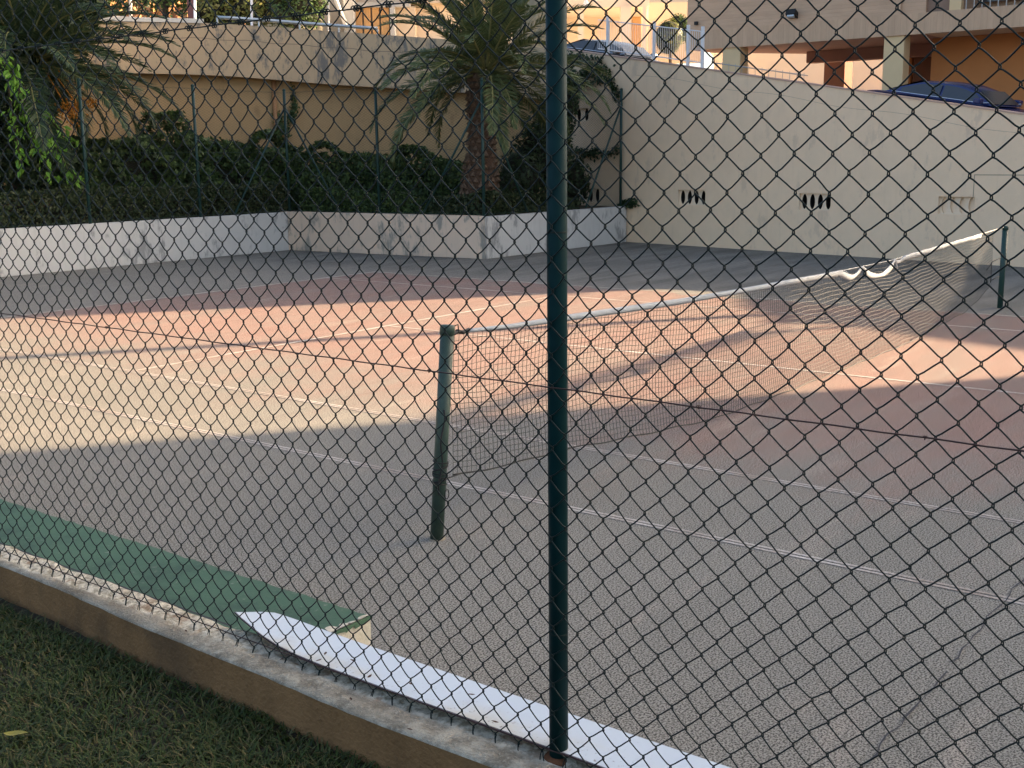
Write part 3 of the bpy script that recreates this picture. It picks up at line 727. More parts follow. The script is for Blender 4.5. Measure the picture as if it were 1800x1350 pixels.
def hills():
    r=np.random.default_rng(77); m=MB(); vs=[]; nx=60
    for j,(D,h) in enumerate(((64,6.5),(72,11),(82,15),(100,19),(140,24))):
        for i in range(nx):
            p=atD(-900+i*56,300,D); vs.append((p[0],p[1],h+.8*r.normal()+1.2*math.sin(i*.7+j)))
    m.add(vs,[(j*nx+i,j*nx+i+1,(j+1)*nx+i+1,(j+1)*nx+i) for j in range(4) for i in range(nx-1)])
    tag(m.build('hillside',simple('dry_hillside',(.26,.21,.12),.95,.5,.35,bump=.3),None,True),kind='structure')
hills()

# white railing on top of the tall wall
def railing():
    root=thing('railing','white metal railing on the tall wall in front of the dark car','railing',(21.6,11,4.8))
    def Q(y,dz): return (wallx(y)+.12,y,2.75+.172*y+dz)
    y1,y0=12.9,9.35
    for dz in (.12,.86):
        m=MB(); m.tube([Q(y1,dz),Q(y0,dz)],.014,5); m.build('rail',M_metalw,root)
    for y in (12.55,10.95,9.85,9.4):
        m=MB(); m.box(wallx(y)+.09,wallx(y)+.15,y-.035,y+.035,2.75+.172*y,2.75+.172*y+.98); m.build('post',M_metalw,root)
    ref=None; k=0; y=y1
    m=MB(); m.tube([(0,0,.1),(0,0,.86)],.006,4); src=m.build('bar',M_metalw,root)
    src.location=Vector(Q(y1,0))
    for i in range(1,60):
        y=y1-i*.06
        o=src.copy(); COL.objects.link(o); o.location=Vector(Q(y,0))
    # lower kerb railing further down
    root=thing('low_railing','low dark railing at the foot of the block beyond the tall wall','railing',(22.5,8.5,3.2))
    def Q2(y,dz): return (wallx(y)+1.2,y,1.75+.172*y+dz)
    m=MB(); m.tube([Q2(9.6,1.15),Q2(6.9,1.15)],.015,5); m.build('rail',M_grey,root)
    for i in range(14):
        m=MB(); y=9.6-i*.2; m.tube([Q2(y,0),Q2(y,1.2)],.007,4); m.build('bar',M_grey,root)
railing()

# ------------------------------------------------------------------ cars
def car(name,label,c,heading,pitch,paint,L=4.35):
    root=thing('parked_car',label,'car',(0,0,0),'cars parked on the ramp')
    H=L/2
    body=[(-H,.42),(-H+.03,.72),(-H+.25,.90),(-.95*H+.35,.93),(-.35*H,.95),(.38*H,.93),(.80*H,.80),(H-.12,.66),(H,.50),(H,.30),(H-.1,.22),(-H+.1,.24)]
    def loft(prof,ws,name,mat,par,smooth=True):
        m=MB(); n=len(prof); vs=[]
        cx=sum(p[0] for p in prof)/n; cz=sum(p[1] for p in prof)/n
        for wv,sx,sz in ws:
            for x,z in prof: vs.append((cx+(x-cx)*sx,wv,cz+(z-cz)*sz))
        fs=[(j*n+i,j*n+(i+1)%n,(j+1)*n+(i+1)%n,(j+1)*n+i) for j in range(len(ws)-1) for i in range(n)]
        fs+=[tuple(range(n)),tuple(range(len(ws)*n-1,(len(ws)-1)*n-1,-1))]
        m.add(vs,fs); o=m.build(name,mat,par,smooth); 
        return o
    loft(body,[(-.86,.95,.9),(-.83,.985,.97),(-.70,1,1),(.70,1,1),(.83,.985,.97),(.86,.95,.9)],'body',paint,root)
    # cabin: glass house with painted roof and pillars
    def arch(x): pass
    gx=[-.70*H,-.52*H,-.30*H,-.05*H,.15*H,.32*H,.52*H]; gz=[.92,1.13,1.275,1.315,1.30,1.22,.92]
    m=MB(); vs=[]; cols=9
    for x,z in zip(gx,gz):
        for k in range(cols):
            u=-1+2*k/(cols-1); hw=.74-.17*(z-.92)/.52
            vs.append((x,u*hw,z-.05*abs(u)**3*(z>1.0)))
    nn=len(gx); m.add(vs,[(i*cols+k,i*cols+k+1,(i+1)*cols+k+1,(i+1)*cols+k) for i in range(nn-1) for k in range(cols-1)])
    for s in (0,cols-1): m.add([vs[i*cols+s] for i in range(nn)],[tuple(range(nn)) if s else tuple(range(nn-1,-1,-1))])
    m.build('cabin',paint,root,True)
    for s in (-1,1):
        def sp(x,z): return (x,s*(.752-.17*(z-.92)/.52+.004),z)
        def top(x): return np.interp(x,gx,gz)-.085
        for a,b in ((-.50*H,-.06*H),(-.03*H,.40*H)):
            m=MB(); xs=np.linspace(a,b,7); lo=[sp(x,.965) for x in xs]; hi=[sp(x,max(.98,top(x))) for x in xs]
            m.add(lo+hi,[(i,i+1,8+i,7+i) for i in range(6)]); m.build('side_window',M_glass,root)
        m=MB(); m.tube([sp(-.60*H,.955),sp(-.3*H,.955),sp(.42*H,.955),sp(.50*H,.985)],.012,5); m.build('window_trim',M_chrome,root)
        m=MB(); m.obox((.42*H,s*.93,1.0),(.08,0,0),(0,.1,0),(0,0,.06)); m.build('mirror',paint,root,bevel=.03)
        for x in (-.62*H,.62*H):
            m=MB(); vs=[]; n=18
            prof=[(.31,.70),(.33,.74),(.33,.86),(.30,.88),(.20,.885)]
            for rr,yy in prof:
                for k in range(n): vs.append((x+rr*math.cos(2*math.pi*k/n),s*yy,.33+rr*math.sin(2*math.pi*k/n)))
            m.add(vs,[(i*n+k,i*n+(k+1)%n,(i+1)*n+(k+1)%n,(i+1)*n+k) for i in range(4) for k in range(n)]+[tuple(4*n+k for k in range(n))])
            wh=m.build('wheel',M_rubber,root,True)
            m=MB(); m.tube([(x,s*.87,.33),(x,s*.89,.33)],.19,12); m.build('rim',M_metalg,wh)
        m=MB(); m.obox((H-.16,s*.58,.62),(.13,0,-.02),(0,.17,0),(0,0,.07)); m.build('headlight',M_metalw,root,bevel=.02)
        m=MB(); m.obox((-H+.07,s*.60,.75),(.07,0,0),(0,.15,0),(0,0,.08)); m.build('tail_light',simple('red_lamp',(.3,.02,.02),.3),root,bevel=.02)
    for nm,a,b in (('windscreen',(.50*H,.95),(.33*H,1.20)),('rear_window',(-.68*H,.96),(-.33*H,1.25))):
        m=MB(); e=.012
        sx=1 if nm=='windscreen' else -1
        xs=[(a,.66),(b,.56)]
        m.add([(a[0]+sx*e,-.66,a[1]+e),(a[0]+sx*e,.66,a[1]+e),(b[0]+sx*e,.56,b[1]+e),(b[0]+sx*e,-.56,b[1]+e)],[(0,1,2,3)])
        m.build(nm,M_glass,root)
    hx=Vector((heading[0],heading[1],0)).normalized()
    rot=Matrix.Rotation(math.atan2(hx.y,hx.x),4,'Z')@Matrix.Rotation(pitch,4,'Y')
    root.matrix_world=Matrix.Translation(c)@rot
    return root
P_blue=simple('navy_car_paint',(.012,.024,.105),.22,.1,3,.6); P_dark=simple('graphite_car_paint',(.03,.035,.04),.25,.1,3,.6)
car('blue','dark blue saloon car behind the top of the tall beige wall',(22.55,3.75,1.75+.172*3.75+.12),(-.196,-.98),R(9.6),P_blue)
car('grey','dark grey saloon car behind the white railing',(26.5,15.6,1.75+.172*15.6+.06),(-.12,-.99),R(9.6),P_dark,4.5)

# ------------------------------------------------------------------ planting
def frond(L,droop,nl,leaflen,seed,curl=0):
    """leaflets and rachis of one palm frond along +X, arching down"""
    r=np.random.default_rng(seed); t=np.linspace(0,1,14)
    ang=np.cumsum(np.r_[0,np.full(13,-droop/13)*np.linspace(.4,1.6,13)])
    st=L/13; x=np.r_[0,np.cumsum(np.cos(ang[1:])*st)]; z=np.r_[0,np.cumsum(np.sin(ang[1:])*st)]
    sp=np.stack([x,0*x,z],1)
    rm=MB(); rm.tube(sp,np.linspace(.035,.006,14),5,False)
    V=[];F=[]
    for i in range(nl):
        u=.12+.88*(i+.5)/nl; p=np.array([np.interp(u,t,sp[:,k]) for k in range(3)]); a=np.interp(u,t,ang)
        T=np.array([math.cos(a),0,math.sin(a)]); U=np.array([-math.sin(a),0,math.cos(a)])
        ll=leaflen*(math.sin(math.pi*min(1,u*.85+.13))**.7)*r.uniform(.8,1.1)
        for s in (-1,1):
            d=T*(.55+.35*u)+np.array([0,s,0])*(.85-.25*u)+U*r.uniform(.0,.35); d/=np.linalg.norm(d)
            tip=p+d*ll-np.array([0,0,1])*ll*r.uniform(.02,.25); mid=p+d*ll*.5
            wv=np.cross(d,U); wv/=np.linalg.norm(wv); wv=wv*.5+U*.5*r.uniform(-1,1); wv/=max(np.linalg.norm(wv),.2); hw=.013+.005*r.random()
            b=len(V); V+= [p-wv*hw*.6,p+wv*hw*.6,mid+wv*hw,tip,mid-wv*hw]; F+=[(b,b+1,b+2,b+4),(b+4,b+2,b+3,b+3)]
    m=MB(); m.v=[tuple(q) for q in V]; m.f=[f if f[2]!=f[3] else f[:3] for f in F]
    def mk(m,nm,mat):
        me=bpy.data.meshes.new(nm); me.from_pydata(m.v,[],m.f); me.materials.append(mat); me.update(); return me
    return m,rm
def frond_mesh(nm,L,droop,nl,ll,seed,lm):
    m,rm=frond(L,droop,nl,ll,seed); nv=len(m.v); nf=len(m.f)
    m.add(rm.v,rm.f)
    me=bpy.data.meshes.new(nm); me.from_pydata(m.v,[],m.f); me.materials.append(lm); me.materials.append(M_rachis)
    idx=np.zeros(len(m.f),np.int32); idx[nf:]=1; me.polygons.foreach_set('material_index',idx); me.update(); return me
FR=[frond_mesh('frond',3.4,.95,96,.50,31,M_frond),frond_mesh('frond',3.5,.65,100,.48,32,M_frond),frond_mesh('frond',3.3,1.25,92,.50,33,M_frond),frond_mesh('frond',3.2,1.5,90,.48,34,M_frond)]
FRD=[frond_mesh('frond',3.3,.95,92,.50,41,M_frondd),frond_mesh('frond',3.4,1.25,92,.5,42,M_frondd),frond_mesh('frond',3.1,1.6,88,.48,43,M_frondd)]
def palm(label,base,top,r0,r1,frs,nf,seed,scale=1,scales=True):
    root=thing('palm_tree',label,'palm tree',base,'palm trees in the planter')
    b=np.array(base,float); t=np.array(top,float); rr=random.Random(seed)
    m=MB(); zs=np.linspace(0,1,14); m.tube([b+(t-b)*z for z in zs],[r0*(1-z)+r1*z+(.05*math.sin(z*9)) for z in zs],14); tr=m.build('trunk',M_barkp,root,True)
    if scales:
        s=MB(); s.add([(0,-.085,0),(0,.085,0),(.075,.055,.06),(.075,-.055,.06),(.02,.0,.17),(.10,0,.055)],[(0,1,2,5,3),(3,5,2,4),(0,3,4),(2,1,4)])
        me=bpy.data.meshes.new('leaf_base'); me.from_pydata(s.v,[],s.f); me.materials.append(M_scale1); me.update()
        nrow=22; per=13
        for i in range(nrow):
            for k in range(per):
                if rr.random()<.03: continue
                z=(i+.5)/nrow*.98; a=2*math.pi*(k+.5*(i%2))/per+rr.uniform(-.06,.06)
                c=b+(t-b)*z; rad=r0*(1-z)+r1*z+.05*math.sin(z*9)-.02
                o=bpy.data.objects.new('leaf_base',me); COL.objects.link(o); o.parent=tr
                o.location=Vector(c-b)+Vector((rad*math.cos(a),rad*math.sin(a),-.05)); o.rotation_euler=(0,rr.uniform(-.2,.25),a); sc=rr.uniform(.85,1.25); o.scale=(sc,sc,sc)
    for i in range(nf):
        u=i/nf; el=R(84)-R(100)*u**.9+rr.uniform(-.12,.12); az=i*2.39996+rr.uniform(-.2,.2)
        me=frs[(2 if u>.72 else (0 if u>.3 else 1))%len(frs)] if rr.random()<.7 else rr.choice(frs)
        o=bpy.data.objects.new('frond',me); COL.objects.link(o); o.parent=root
        o.location=Vector(t-b)+Vector((.12*math.cos(az),.12*math.sin(az),.25*(1-u)))
        o.rotation_euler=(Matrix.Rotation(az,4,'Z')@Matrix.Rotation(-el,4,'Y')@Matrix.Rotation(rr.uniform(-.35,.35),4,'X')).to_euler()
        s_=scale*rr.uniform(.82,1.08); o.scale=(s_,s_,s_)
    return root
palm('stout palm tree with shaggy brown trunk behind the cream planter wall',(16.9,13.2,.9),(16.95,12.95,4.2),.40,.34,FR,70,5,.93)
lp=palm('dark palm tree with hanging orange date clusters at the left of the planter',(9.4,20.3,.9),(9.5,20.2,4.35),.42,.36,FRD,84,6,1.02,False)
def dates():
    r=np.random.default_rng(8); b=np.array(lp.location)
    for k,(px,py) in enumerate(((118,190),(135,183),(152,180))):
        c=atY(px,py,19.3); m=MB()
        for j in range(70):
            p=c+np.array([r.normal(0,.13),r.normal(0,.1),-abs(r.normal(0,.20))+.1]); h=.028
            m.add([p+np.array(q)*h for q in ((1,0,0),(-1,0,0),(0,1,0),(0,-1,0),(0,0,1.3),(0,0,-1.3))],[(0,2,4),(2,1,4),(1,3,4),(3,0,4),(2,0,5),(1,2,5),(3,1,5),(0,3,5)])
        m.tube([np.array([9.5,20.2,4.4]),(c+np.array([9.5,20.2,4.6]))/2+np.array([0,0,.3]),c],.015,4)
        o=m.build('date_cluster',M_date,lp); o['kind']='stuff'
dates()
# dense dark crown behind the left palm
def left_trees():
    cs=[(atY(px,py,22.0),(ra,ra*.7,ra)) for px,py,ra in ((-20,20,1.2),(60,10,1.0),(110,40,.8),(20,90,1.0),(-60,130,1.2),(60,150,.8),(130,-5,.8),(-30,200,.9))]
    t=thing('tree','dense dark broadleaved tree behind the left palm','tree',(6.5,21.8,.93)); clumps(cs,15000,.12,M_ivy,'crown',t,51); blob_core(cs,.7,'branches',M_core,t)
    cs=[(atY(px,py,19.7),(ra,ra*.6,ra)) for px,py,ra in ((10,110,.75),(-30,190,.8),(45,190,.6),(15,260,.7),(75,255,.5),(-40,300,.8),(60,310,.5),(110,290,.42),(100,60,.5))]
    t2=thing('tree','dark leafy low branched tree wrapping the trunk of the left palm','tree',(7.5,19.8,.93)); clumps(cs,9000,.10,M_ivy,'crown',t2,52); blob_core(cs,.6,'branches',M_core,t2)
    m=MB(); m.tube([(7.6,19.9,.9),(7.5,19.9,2.2)],[.12,.07],8); m.build('trunk',M_bark,t2,True)
    m=MB(); m.tube([(7.2,21.5,.9),(7.1,21.6,2.2),(6.8,21.8,3.6)],[.3,.24,.16],10); m.build('trunk',M_bark,t,True)
    m=MB(); m.tube([(7.9,20.6,.9),(8.0,20.7,2.0),(7.7,21.0,3.4)],[.35,.28,.2],10); t=thing('tree','thick leaning brown trunk at the far left of the planter','tree',(7.9,20.6,.93)); m.build('trunk',M_bark,t,True)
left_trees()
hedge_strip([(2,18.65),(8,18.6),(15.35,18.6)],.8,.93,1.66,17000,.045,M_hedge2,'hedge','low clipped hedge just behind the far left fence','hedge',61,.04)
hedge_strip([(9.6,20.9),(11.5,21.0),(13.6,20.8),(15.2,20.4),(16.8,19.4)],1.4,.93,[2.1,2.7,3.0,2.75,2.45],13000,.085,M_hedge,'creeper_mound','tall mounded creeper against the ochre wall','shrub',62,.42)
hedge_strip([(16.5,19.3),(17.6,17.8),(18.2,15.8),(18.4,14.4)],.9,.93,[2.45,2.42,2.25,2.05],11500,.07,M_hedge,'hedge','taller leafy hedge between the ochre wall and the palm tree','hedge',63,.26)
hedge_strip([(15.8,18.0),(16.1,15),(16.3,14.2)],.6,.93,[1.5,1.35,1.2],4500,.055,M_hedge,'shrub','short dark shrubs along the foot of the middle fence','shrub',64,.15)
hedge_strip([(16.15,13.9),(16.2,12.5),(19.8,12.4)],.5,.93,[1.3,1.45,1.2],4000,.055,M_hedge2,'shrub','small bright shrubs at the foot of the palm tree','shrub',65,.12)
def ivy():
    cs=[((px_,py_,pz_),(ra,ra,rz)) for px_,py_,pz_,ra,rz in ((18.9,13.4,1.7,.75,.9),(19.6,13.2,2.3,.75,.9),(20.3,13.4,2.9,.6,.9),(20.7,13.3,3.6,.42,.7),(20.9,13.2,1.6,.55,.7),(18.2,13.3,1.4,.6,.55),(21.1,13.4,4.1,.32,.6))]
    t=thing('ivy','dark ivy climbing the corner behind the middle fence post','ivy',(20,13.2,.93)); clumps(cs,11000,.06,M_ivy,'foliage',t,71); blob_core(cs,.72,'stems',M_core,t)
    # tendrils over the tall wall
    r=np.random.default_rng(72); Ps=[]
    for path in (((985,100),(1030,110),(1075,125)),((1000,150),(1040,115),(1090,160)),((1005,185),(1020,150),(1060,140)),((1000,260),(1050,275),(1092,262)),((1000,300),(1030,270),(1050,265)),((1090,362),(1118,354)),((960,130),(1000,95),(1060,105)),((1020,130),(1070,140),(1085,175))):
        pts=[]
        for (px,py) in path:
            o,d=ray(px,py); nn=np.array([-.980581,.196116]); t_=(nn@np.array([21.4,11.7])+.09-nn@o[:2])/(nn@d[:2]); pts.append(o+d*t_)
        pts=np.array(pts); u=r.random(230)*(len(pts)-1); i=np.minimum(u.astype(int),len(pts)-2); f=(u-i)[:,None]
        Ps.append(pts[i]*(1-f)+pts[i+1]*f+r.normal(0,.055,(230,3)))
    P=np.concatenate(Ps); V,F=leaves(P,np.tile([[-.9,.2,.3]],(len(P),1)),.05,.6,.6,73); o=quickmesh('tendril',V,F,M_ivy,t); o['kind']='stuff'
    # creepers on the ochre wall
    t=thing('creeper','thin creeper stems climbing the ochre lower wall beside the rain pipe','creeper',(16.5,20.3,1)); Ps=[]
    for path in (((445,165),(480,190),(490,240)),((495,235),(490,200)),((512,150),(520,190),(512,215)),((507,240),(500,225),(520,180))):
        pts=np.array([atD(px,py,32.3) for px,py in path]); u=r.random(140)*(len(pts)-1); i=np.minimum(u.astype(int),len(pts)-2); f=(u-i)[:,None]; Ps.append(pts[i]*(1-f)+pts[i+1]*f+r.normal(0,.045,(140,3)))
    P=np.concatenate(Ps); V,F=leaves(P,np.tile([[-.6,-.7,.3]],(len(P),1)),.05,.6,.6,74); quickmesh('foliage',V,F,M_hedge,t)['kind']='stuff'
ivy()
def vine():
    root=thing('hanging_vine','bright yellow green vine branches hanging at the far left','vine',(7.5,18.35,1))
    s=MB(); s.add([(0,0,0),(.05,-.045,.012),(.11,-.035,.0),(.17,0,-.03),(.11,.035,0),(.05,.045,.012)],[(0,1,2,3),(0,3,4,5)])
    me=bpy.data.meshes.new('leaf'); me.from_pydata(s.v,[],s.f); me.materials.append(M_vine); me.update()
    r=random.Random(11)
    paths=(((-10,90),(20,130),(45,180),(60,235),(95,255),(118,290),(135,318)),((30,150),(45,200),(62,250),(85,298)),((10,120),(22,200),(30,250),(38,285)),((40,150),(70,185),(100,225),(125,245)),((0,75),(15,110),(30,140)))
    for path in paths:
        pts=[atY(px,py,18.45) for px,py in path]; m=MB(); m.tube(pts,.012,5); m.build('stem',M_bark,root)
        for i in range(len(pts)-1):
            for k in range(17):
                p=pts[i]+(pts[i+1]-pts[i])*(k/11)+np.array([r.gauss(0,.07),r.gauss(0,.06),r.gauss(0,.07)])
                o=bpy.data.objects.new('leaf',me); COL.objects.link(o); o.parent=root; o.location=Vector(p)-root.location
                o.rotation_euler=(r.uniform(-.8,.8),r.uniform(.2,1.3),r.uniform(0,6.28)); q=r.uniform(.7,1.3); o.scale=(q,q,q)
vine()

# ------------------------------------------------------------------ fence on the planter walls
def far_fence():
    root=thing('court_fence','green chain link fence standing on the low planter walls behind the court','fence',(15.3,12,.96))
    Z0,Z1=.97,3.93
    def zig(a,b,name):
        a=np.array(a,float);b=np.array(b,float); L=np.linalg.norm(b-a); t=(b-a)/L; nz=int((Z1-Z0)/.03); n=int(L/.06)
        V=[];F=[]; r=.0026
        k=np.arange(nz+1); z=Z0+k*(Z1-Z0)/nz
        off=np.array([t[1],-t[0]])
        for i in range(n):
            s=(i+.5)*L/n+np.where((k+i)%2==0,1,-1)*(L/n/2); p=a[None,:]+t[None,:]*s[:,None]
            b0=len(V)*0
            ring=np.stack([np.c_[p+t*r,z],np.c_[p-t*r*.5+off*r,z],np.c_[p-t*r*.5-off*r,z]],1).reshape(-1,3)
            base=i*(nz+1)*3
            V.append(ring); q=np.arange(nz)*3+base
            for c in range(3): F.append(np.stack([q+c,q+(c+1)%3,q+3+(c+1)%3,q+3+c],1))
        o=quickmesh('wire_mesh',np.concatenate(V),np.concatenate(F),M_wire,root); o['kind']='stuff'
        for zz in (1.0,2.45,3.9):
            m=MB(); m.tube([(*a,zz),(*b,zz)],.003,4); m.build('straining_wire',M_postd,root)
    zig((3.5,17.9),(15.05,17.9),'m'); zig((15.05,17.9),(15.44,11.87),'m'); zig((15.44,11.87),(21.3,11.85),'m')
    for x,y in ((6.3,17.9),(9.35,17.9),(12.28,17.9),(15.07,17.9),(15.27,14.95),(15.44,11.87),(18.4,11.86),(21.26,11.85)):
        m=MB(); m.tube([(x,y,.94),(x,y,3.97)],.036,8); po=m.build('post',M_postd,root,True)
        m=MB(); m.lathe([(.039,3.95),(.041,3.98),(.02,4.0)],(x,y,0),8); m.build('cap',M_postd,po)
    for (x,y),(x2,y2) in (((15.07,17.9),(13.3,17.9)),((15.07,17.9),(15.2,16.2)),((15.44,11.87),(15.32,13.6)),((15.44,11.87),(17.1,11.86)),((21.26,11.85),(19.6,11.86))):
        m=MB(); m.tube([(x,y,3.55),(x2,y2,.98)],.026,7); m.build('brace',M_postd,root,True)
far_fence()

# ------------------------------------------------------------------ net and its posts
TOPX=[.0,.27,.78,1.44,3.06,3.98,6.16,8.0,8.4,11.43,12.66]; TOPZ=[1.25,1.235,1.21,1.195,1.14,1.12,1.085,1.075,1.09,1.155,1.19]
BOTX=[0,.09,.77,1.44,2.37,3.61,4.51,5.4,6.6,8.8,11.1,11.6,12.4]; BOTZ=[.36,.35,.28,.24,.15,.05,.03,.015,.015,.03,.13,.22,.42]
def top(x): return np.interp(x,TOPX,TOPZ)
def bot(x): return np.interp(x,BOTX,BOTZ)
def net():
    root=thing('tennis_net','sagging dark tennis net with a torn white headband across the court','net',(6.4,0,0))
    r=np.random.default_rng(12); xs=np.arange(.16,12.2,.046); nr=24; rad=.0021
    ys=.012*np.sin(xs*1.3)
    def row(f):
        z=bot(xs)+(top(xs)-.02-bot(xs))*f; sag=.012*np.sin(xs*2.3+f*5)*np.sin(f*3.1)+.006*np.sin(xs*9+f*11)
        return np.stack([xs+.012*np.sin(f*6+xs),ys+.03*np.sin(f*3.14)*np.sin(xs*.8),z+sag],1)
    rows=[row(i/nr) for i in range(nr+1)]; A=np.array(rows)   # nr+1, n, 3
    V=[];F=[];b=0
    def strand(P,rd):
        nonlocal b
        n=len(P); o1=np.array([0,rd,0]); o2=np.array([rd*.7,-rd*.5,rd*.7]); o3=-o2*np.array([1,-1,1])
        V.append(np.stack([P+o1,P+o2,P+o3],1).reshape(-1,3)); q=np.arange(n-1)*3+b
        for c in range(3): F.append(np.stack([q+c,q+(c+1)%3,q+3+(c+1)%3,q+3+c],1))
        b+=3*n
    for i in range(nr+1): strand(A[i],rad*1.15)
    for j in range(len(xs)): strand(A[:,j],rad)
    o=quickmesh('net_mesh',np.concatenate(V),np.concatenate(F),M_cord,root); o['kind']='stuff'
    m=MB(); m.tube(A[0]+np.array([0,0,-.004]),.005,5); m.build('bottom_cord',M_black,root,True)
    # head cable
    xc=np.linspace(.05,12.68,60); m=MB(); m.tube([(x,-.004,top(x)-.003) for x in xc],.005,6); m.build('head_cable',M_cable,root,True)
    # headband ribbon, hanging loose in two swags
    xb=np.concatenate([np.linspace(.32,6.5,90),np.linspace(6.52,8.35,60),np.linspace(8.37,11.48,50)])
    m=MB(); vs=[]
    for x in xb:
        t=top(x); s1=max(0,math.sin(math.pi*(x-6.42)/.58)) if 6.42<x<7.0 else 0; s2=max(0,math.sin(math.pi*(x-7.0)/1.02)) if 7.0<=x<8.02 else 0
        s3=max(0,math.sin(math.pi*(x-8.02)/.34)) if 8.02<=x<8.36 else 0
        dz=-.07*s1-.125*s2-.03*s3; h=.012+.026*min(1,max(0,(x-.5)/.9))+.012*min(1,max(0,(x-4.5)/2)); h*=1-.35*max(s1,s2)+.2*math.sin(x*3)*.3
        if 6.4<x<8.4: h=.05+.018*math.sin(x*9)
        if abs(x-7.0)<.05 or abs(x-8.02)<.06: h=.03
        yb=-.013+.006*math.sin(x*14)*(.4 if x<6.3 else 1)-.02*max(s1,s2)
        vs+=[(x,yb+.004,t+dz+.006),(x,yb-.006,t+dz+.001),(x,yb-.007+.004*math.sin(x*23),t+dz-h*.5),(x,yb,t+dz-h)]
    m.add(vs,[(4*i+k,4*i+k+1,4*i+5+k,4*i+4+k)[::-1] for i in range(len(xb)-1) for k in range(3)]); hb=m.build('headband',M_tape,root,True)
    md=hb.modifiers.new('solid','SOLIDIFY'); md.thickness=.003
    # dangling ties
    for x0,ln in ((8.03,.11),(6.5,.05)):
        m=MB(); m.tube([(x0,-.02,top(x0)-.01),(x0+.03,-.03,top(x0)-ln*.6),(x0+.07,-.03,top(x0)-ln)],.007,5); m.build('tie',M_tape,root)
    # grey stitch marks on the headband
    for i in range(34):
        x=1.0+i*.155+.05*math.sin(i*7); m=MB(); m.tube([(x,-.021,top(x)-.004),(x+.012,-.022,top(x)-.05)],.0018,4); m.build('lacing',M_cable,root)
    # cords to the posts
    m=MB(); m.tube([(.03,-.1,1.255),(.12,-.06,1.25),(.27,-.01,1.235)],.006,6); m.tube([(.2,-.02,1.245),(.27,-.012,1.225),(.32,-.02,1.24)],.012,6); m.build('end_cord',M_black,root,True)
    m=MB(); m.tube([(.0,-.05,.36),(.2,-.01,bot(.2))],.004,5); m.build('end_cord',M_black,root,True)
    m=MB(); m.tube([(11.95,0,.62),(12.25,0,.72),(12.6,-.02,.75)],.006,5); m.tube([(12.2,0,.45),(12.6,-.02,.48)],.006,5); m.tube([(12.2,0,.72),(12.22,0,.42)],.006,5); m.build('end_cord',M_black,root,True)
net()
def net_post(label,base,top_,rad,near):
    root=thing('net_post',label,'net post',base,'posts of the tennis net'); b=np.array(base,float); t=np.array(top_,float)
    m=MB(); m.tube([b,b+(t-b)*.985],rad,18); m.build('pole',M_netpost if near else M_postd,root,True)
    m=MB(); ax=(t-b)/np.linalg.norm(t-b); m.tube([t-ax*.055,t-ax*.012,t,t+ax*.004],[rad+.004,rad+.004,rad,.01],18); m.build('cap',M_netpost if near else M_postd,root,True)
    if near:
        m=MB(); m.tube([t+np.array([.02,-.02,-.01]),t+np.array([.06,-.03,.0]),t+np.array([.066,-.03,-.05]),t+np.array([.03,-.02,-.06])],.004,6); m.build('hook',M_black,root,True)
        for k,(h0,h1) in enumerate(((.30,.38),(.26,.31))):
            m=MB(); pts=[]
            for i in range(40):
                u=i/39; c=b+(t-b)*(h0+(h1-h0)*u); a=u*4*2*math.pi+k; pts.append(c+np.array([math.cos(a),math.sin(a),.25*math.sin(a*.7)])*np.array([rad+.005,rad+.005,.06]))
            m.tube(pts,.004,5); m.build('wound_cord',M_black,root,True)
        m=MB(); pts=[b+(t-b)*u+np.array([-rad*.8,-rad*.75,0])+np.array([-.012*math.sin(u*30),0,0]) for u in np.linspace(.62,.22,16)]; m.tube(pts,.006,5); m.build('hanging_cord',M_black,root,True)
        m=MB(); c=b+(t-b)*.215; m.tube([c+np.array([rad*.6+.02*math.cos(a),-rad*1.0,.03*math.sin(a)]) for a in np.linspace(0,6.28,12)],.003,5); m.build('ring',M_black,root,True)
    m=MB(); m.tube([b+np.array([0,0,-.02]),b+np.array([0,0,.006])],[rad+.022,rad+.012],16); m.build('base_collar',simple('mortar',(.22,.19,.14),.9),root,True)
net_post('leaning weathered green net post nearest the fence, wound with black cord',(-.06,-.045,0),(.01,-.11,1.31),.041,True)
net_post('far dark green net post in front of the tall beige wall',(12.66,-.04,0),(12.73,-.02,1.2),.04,False)

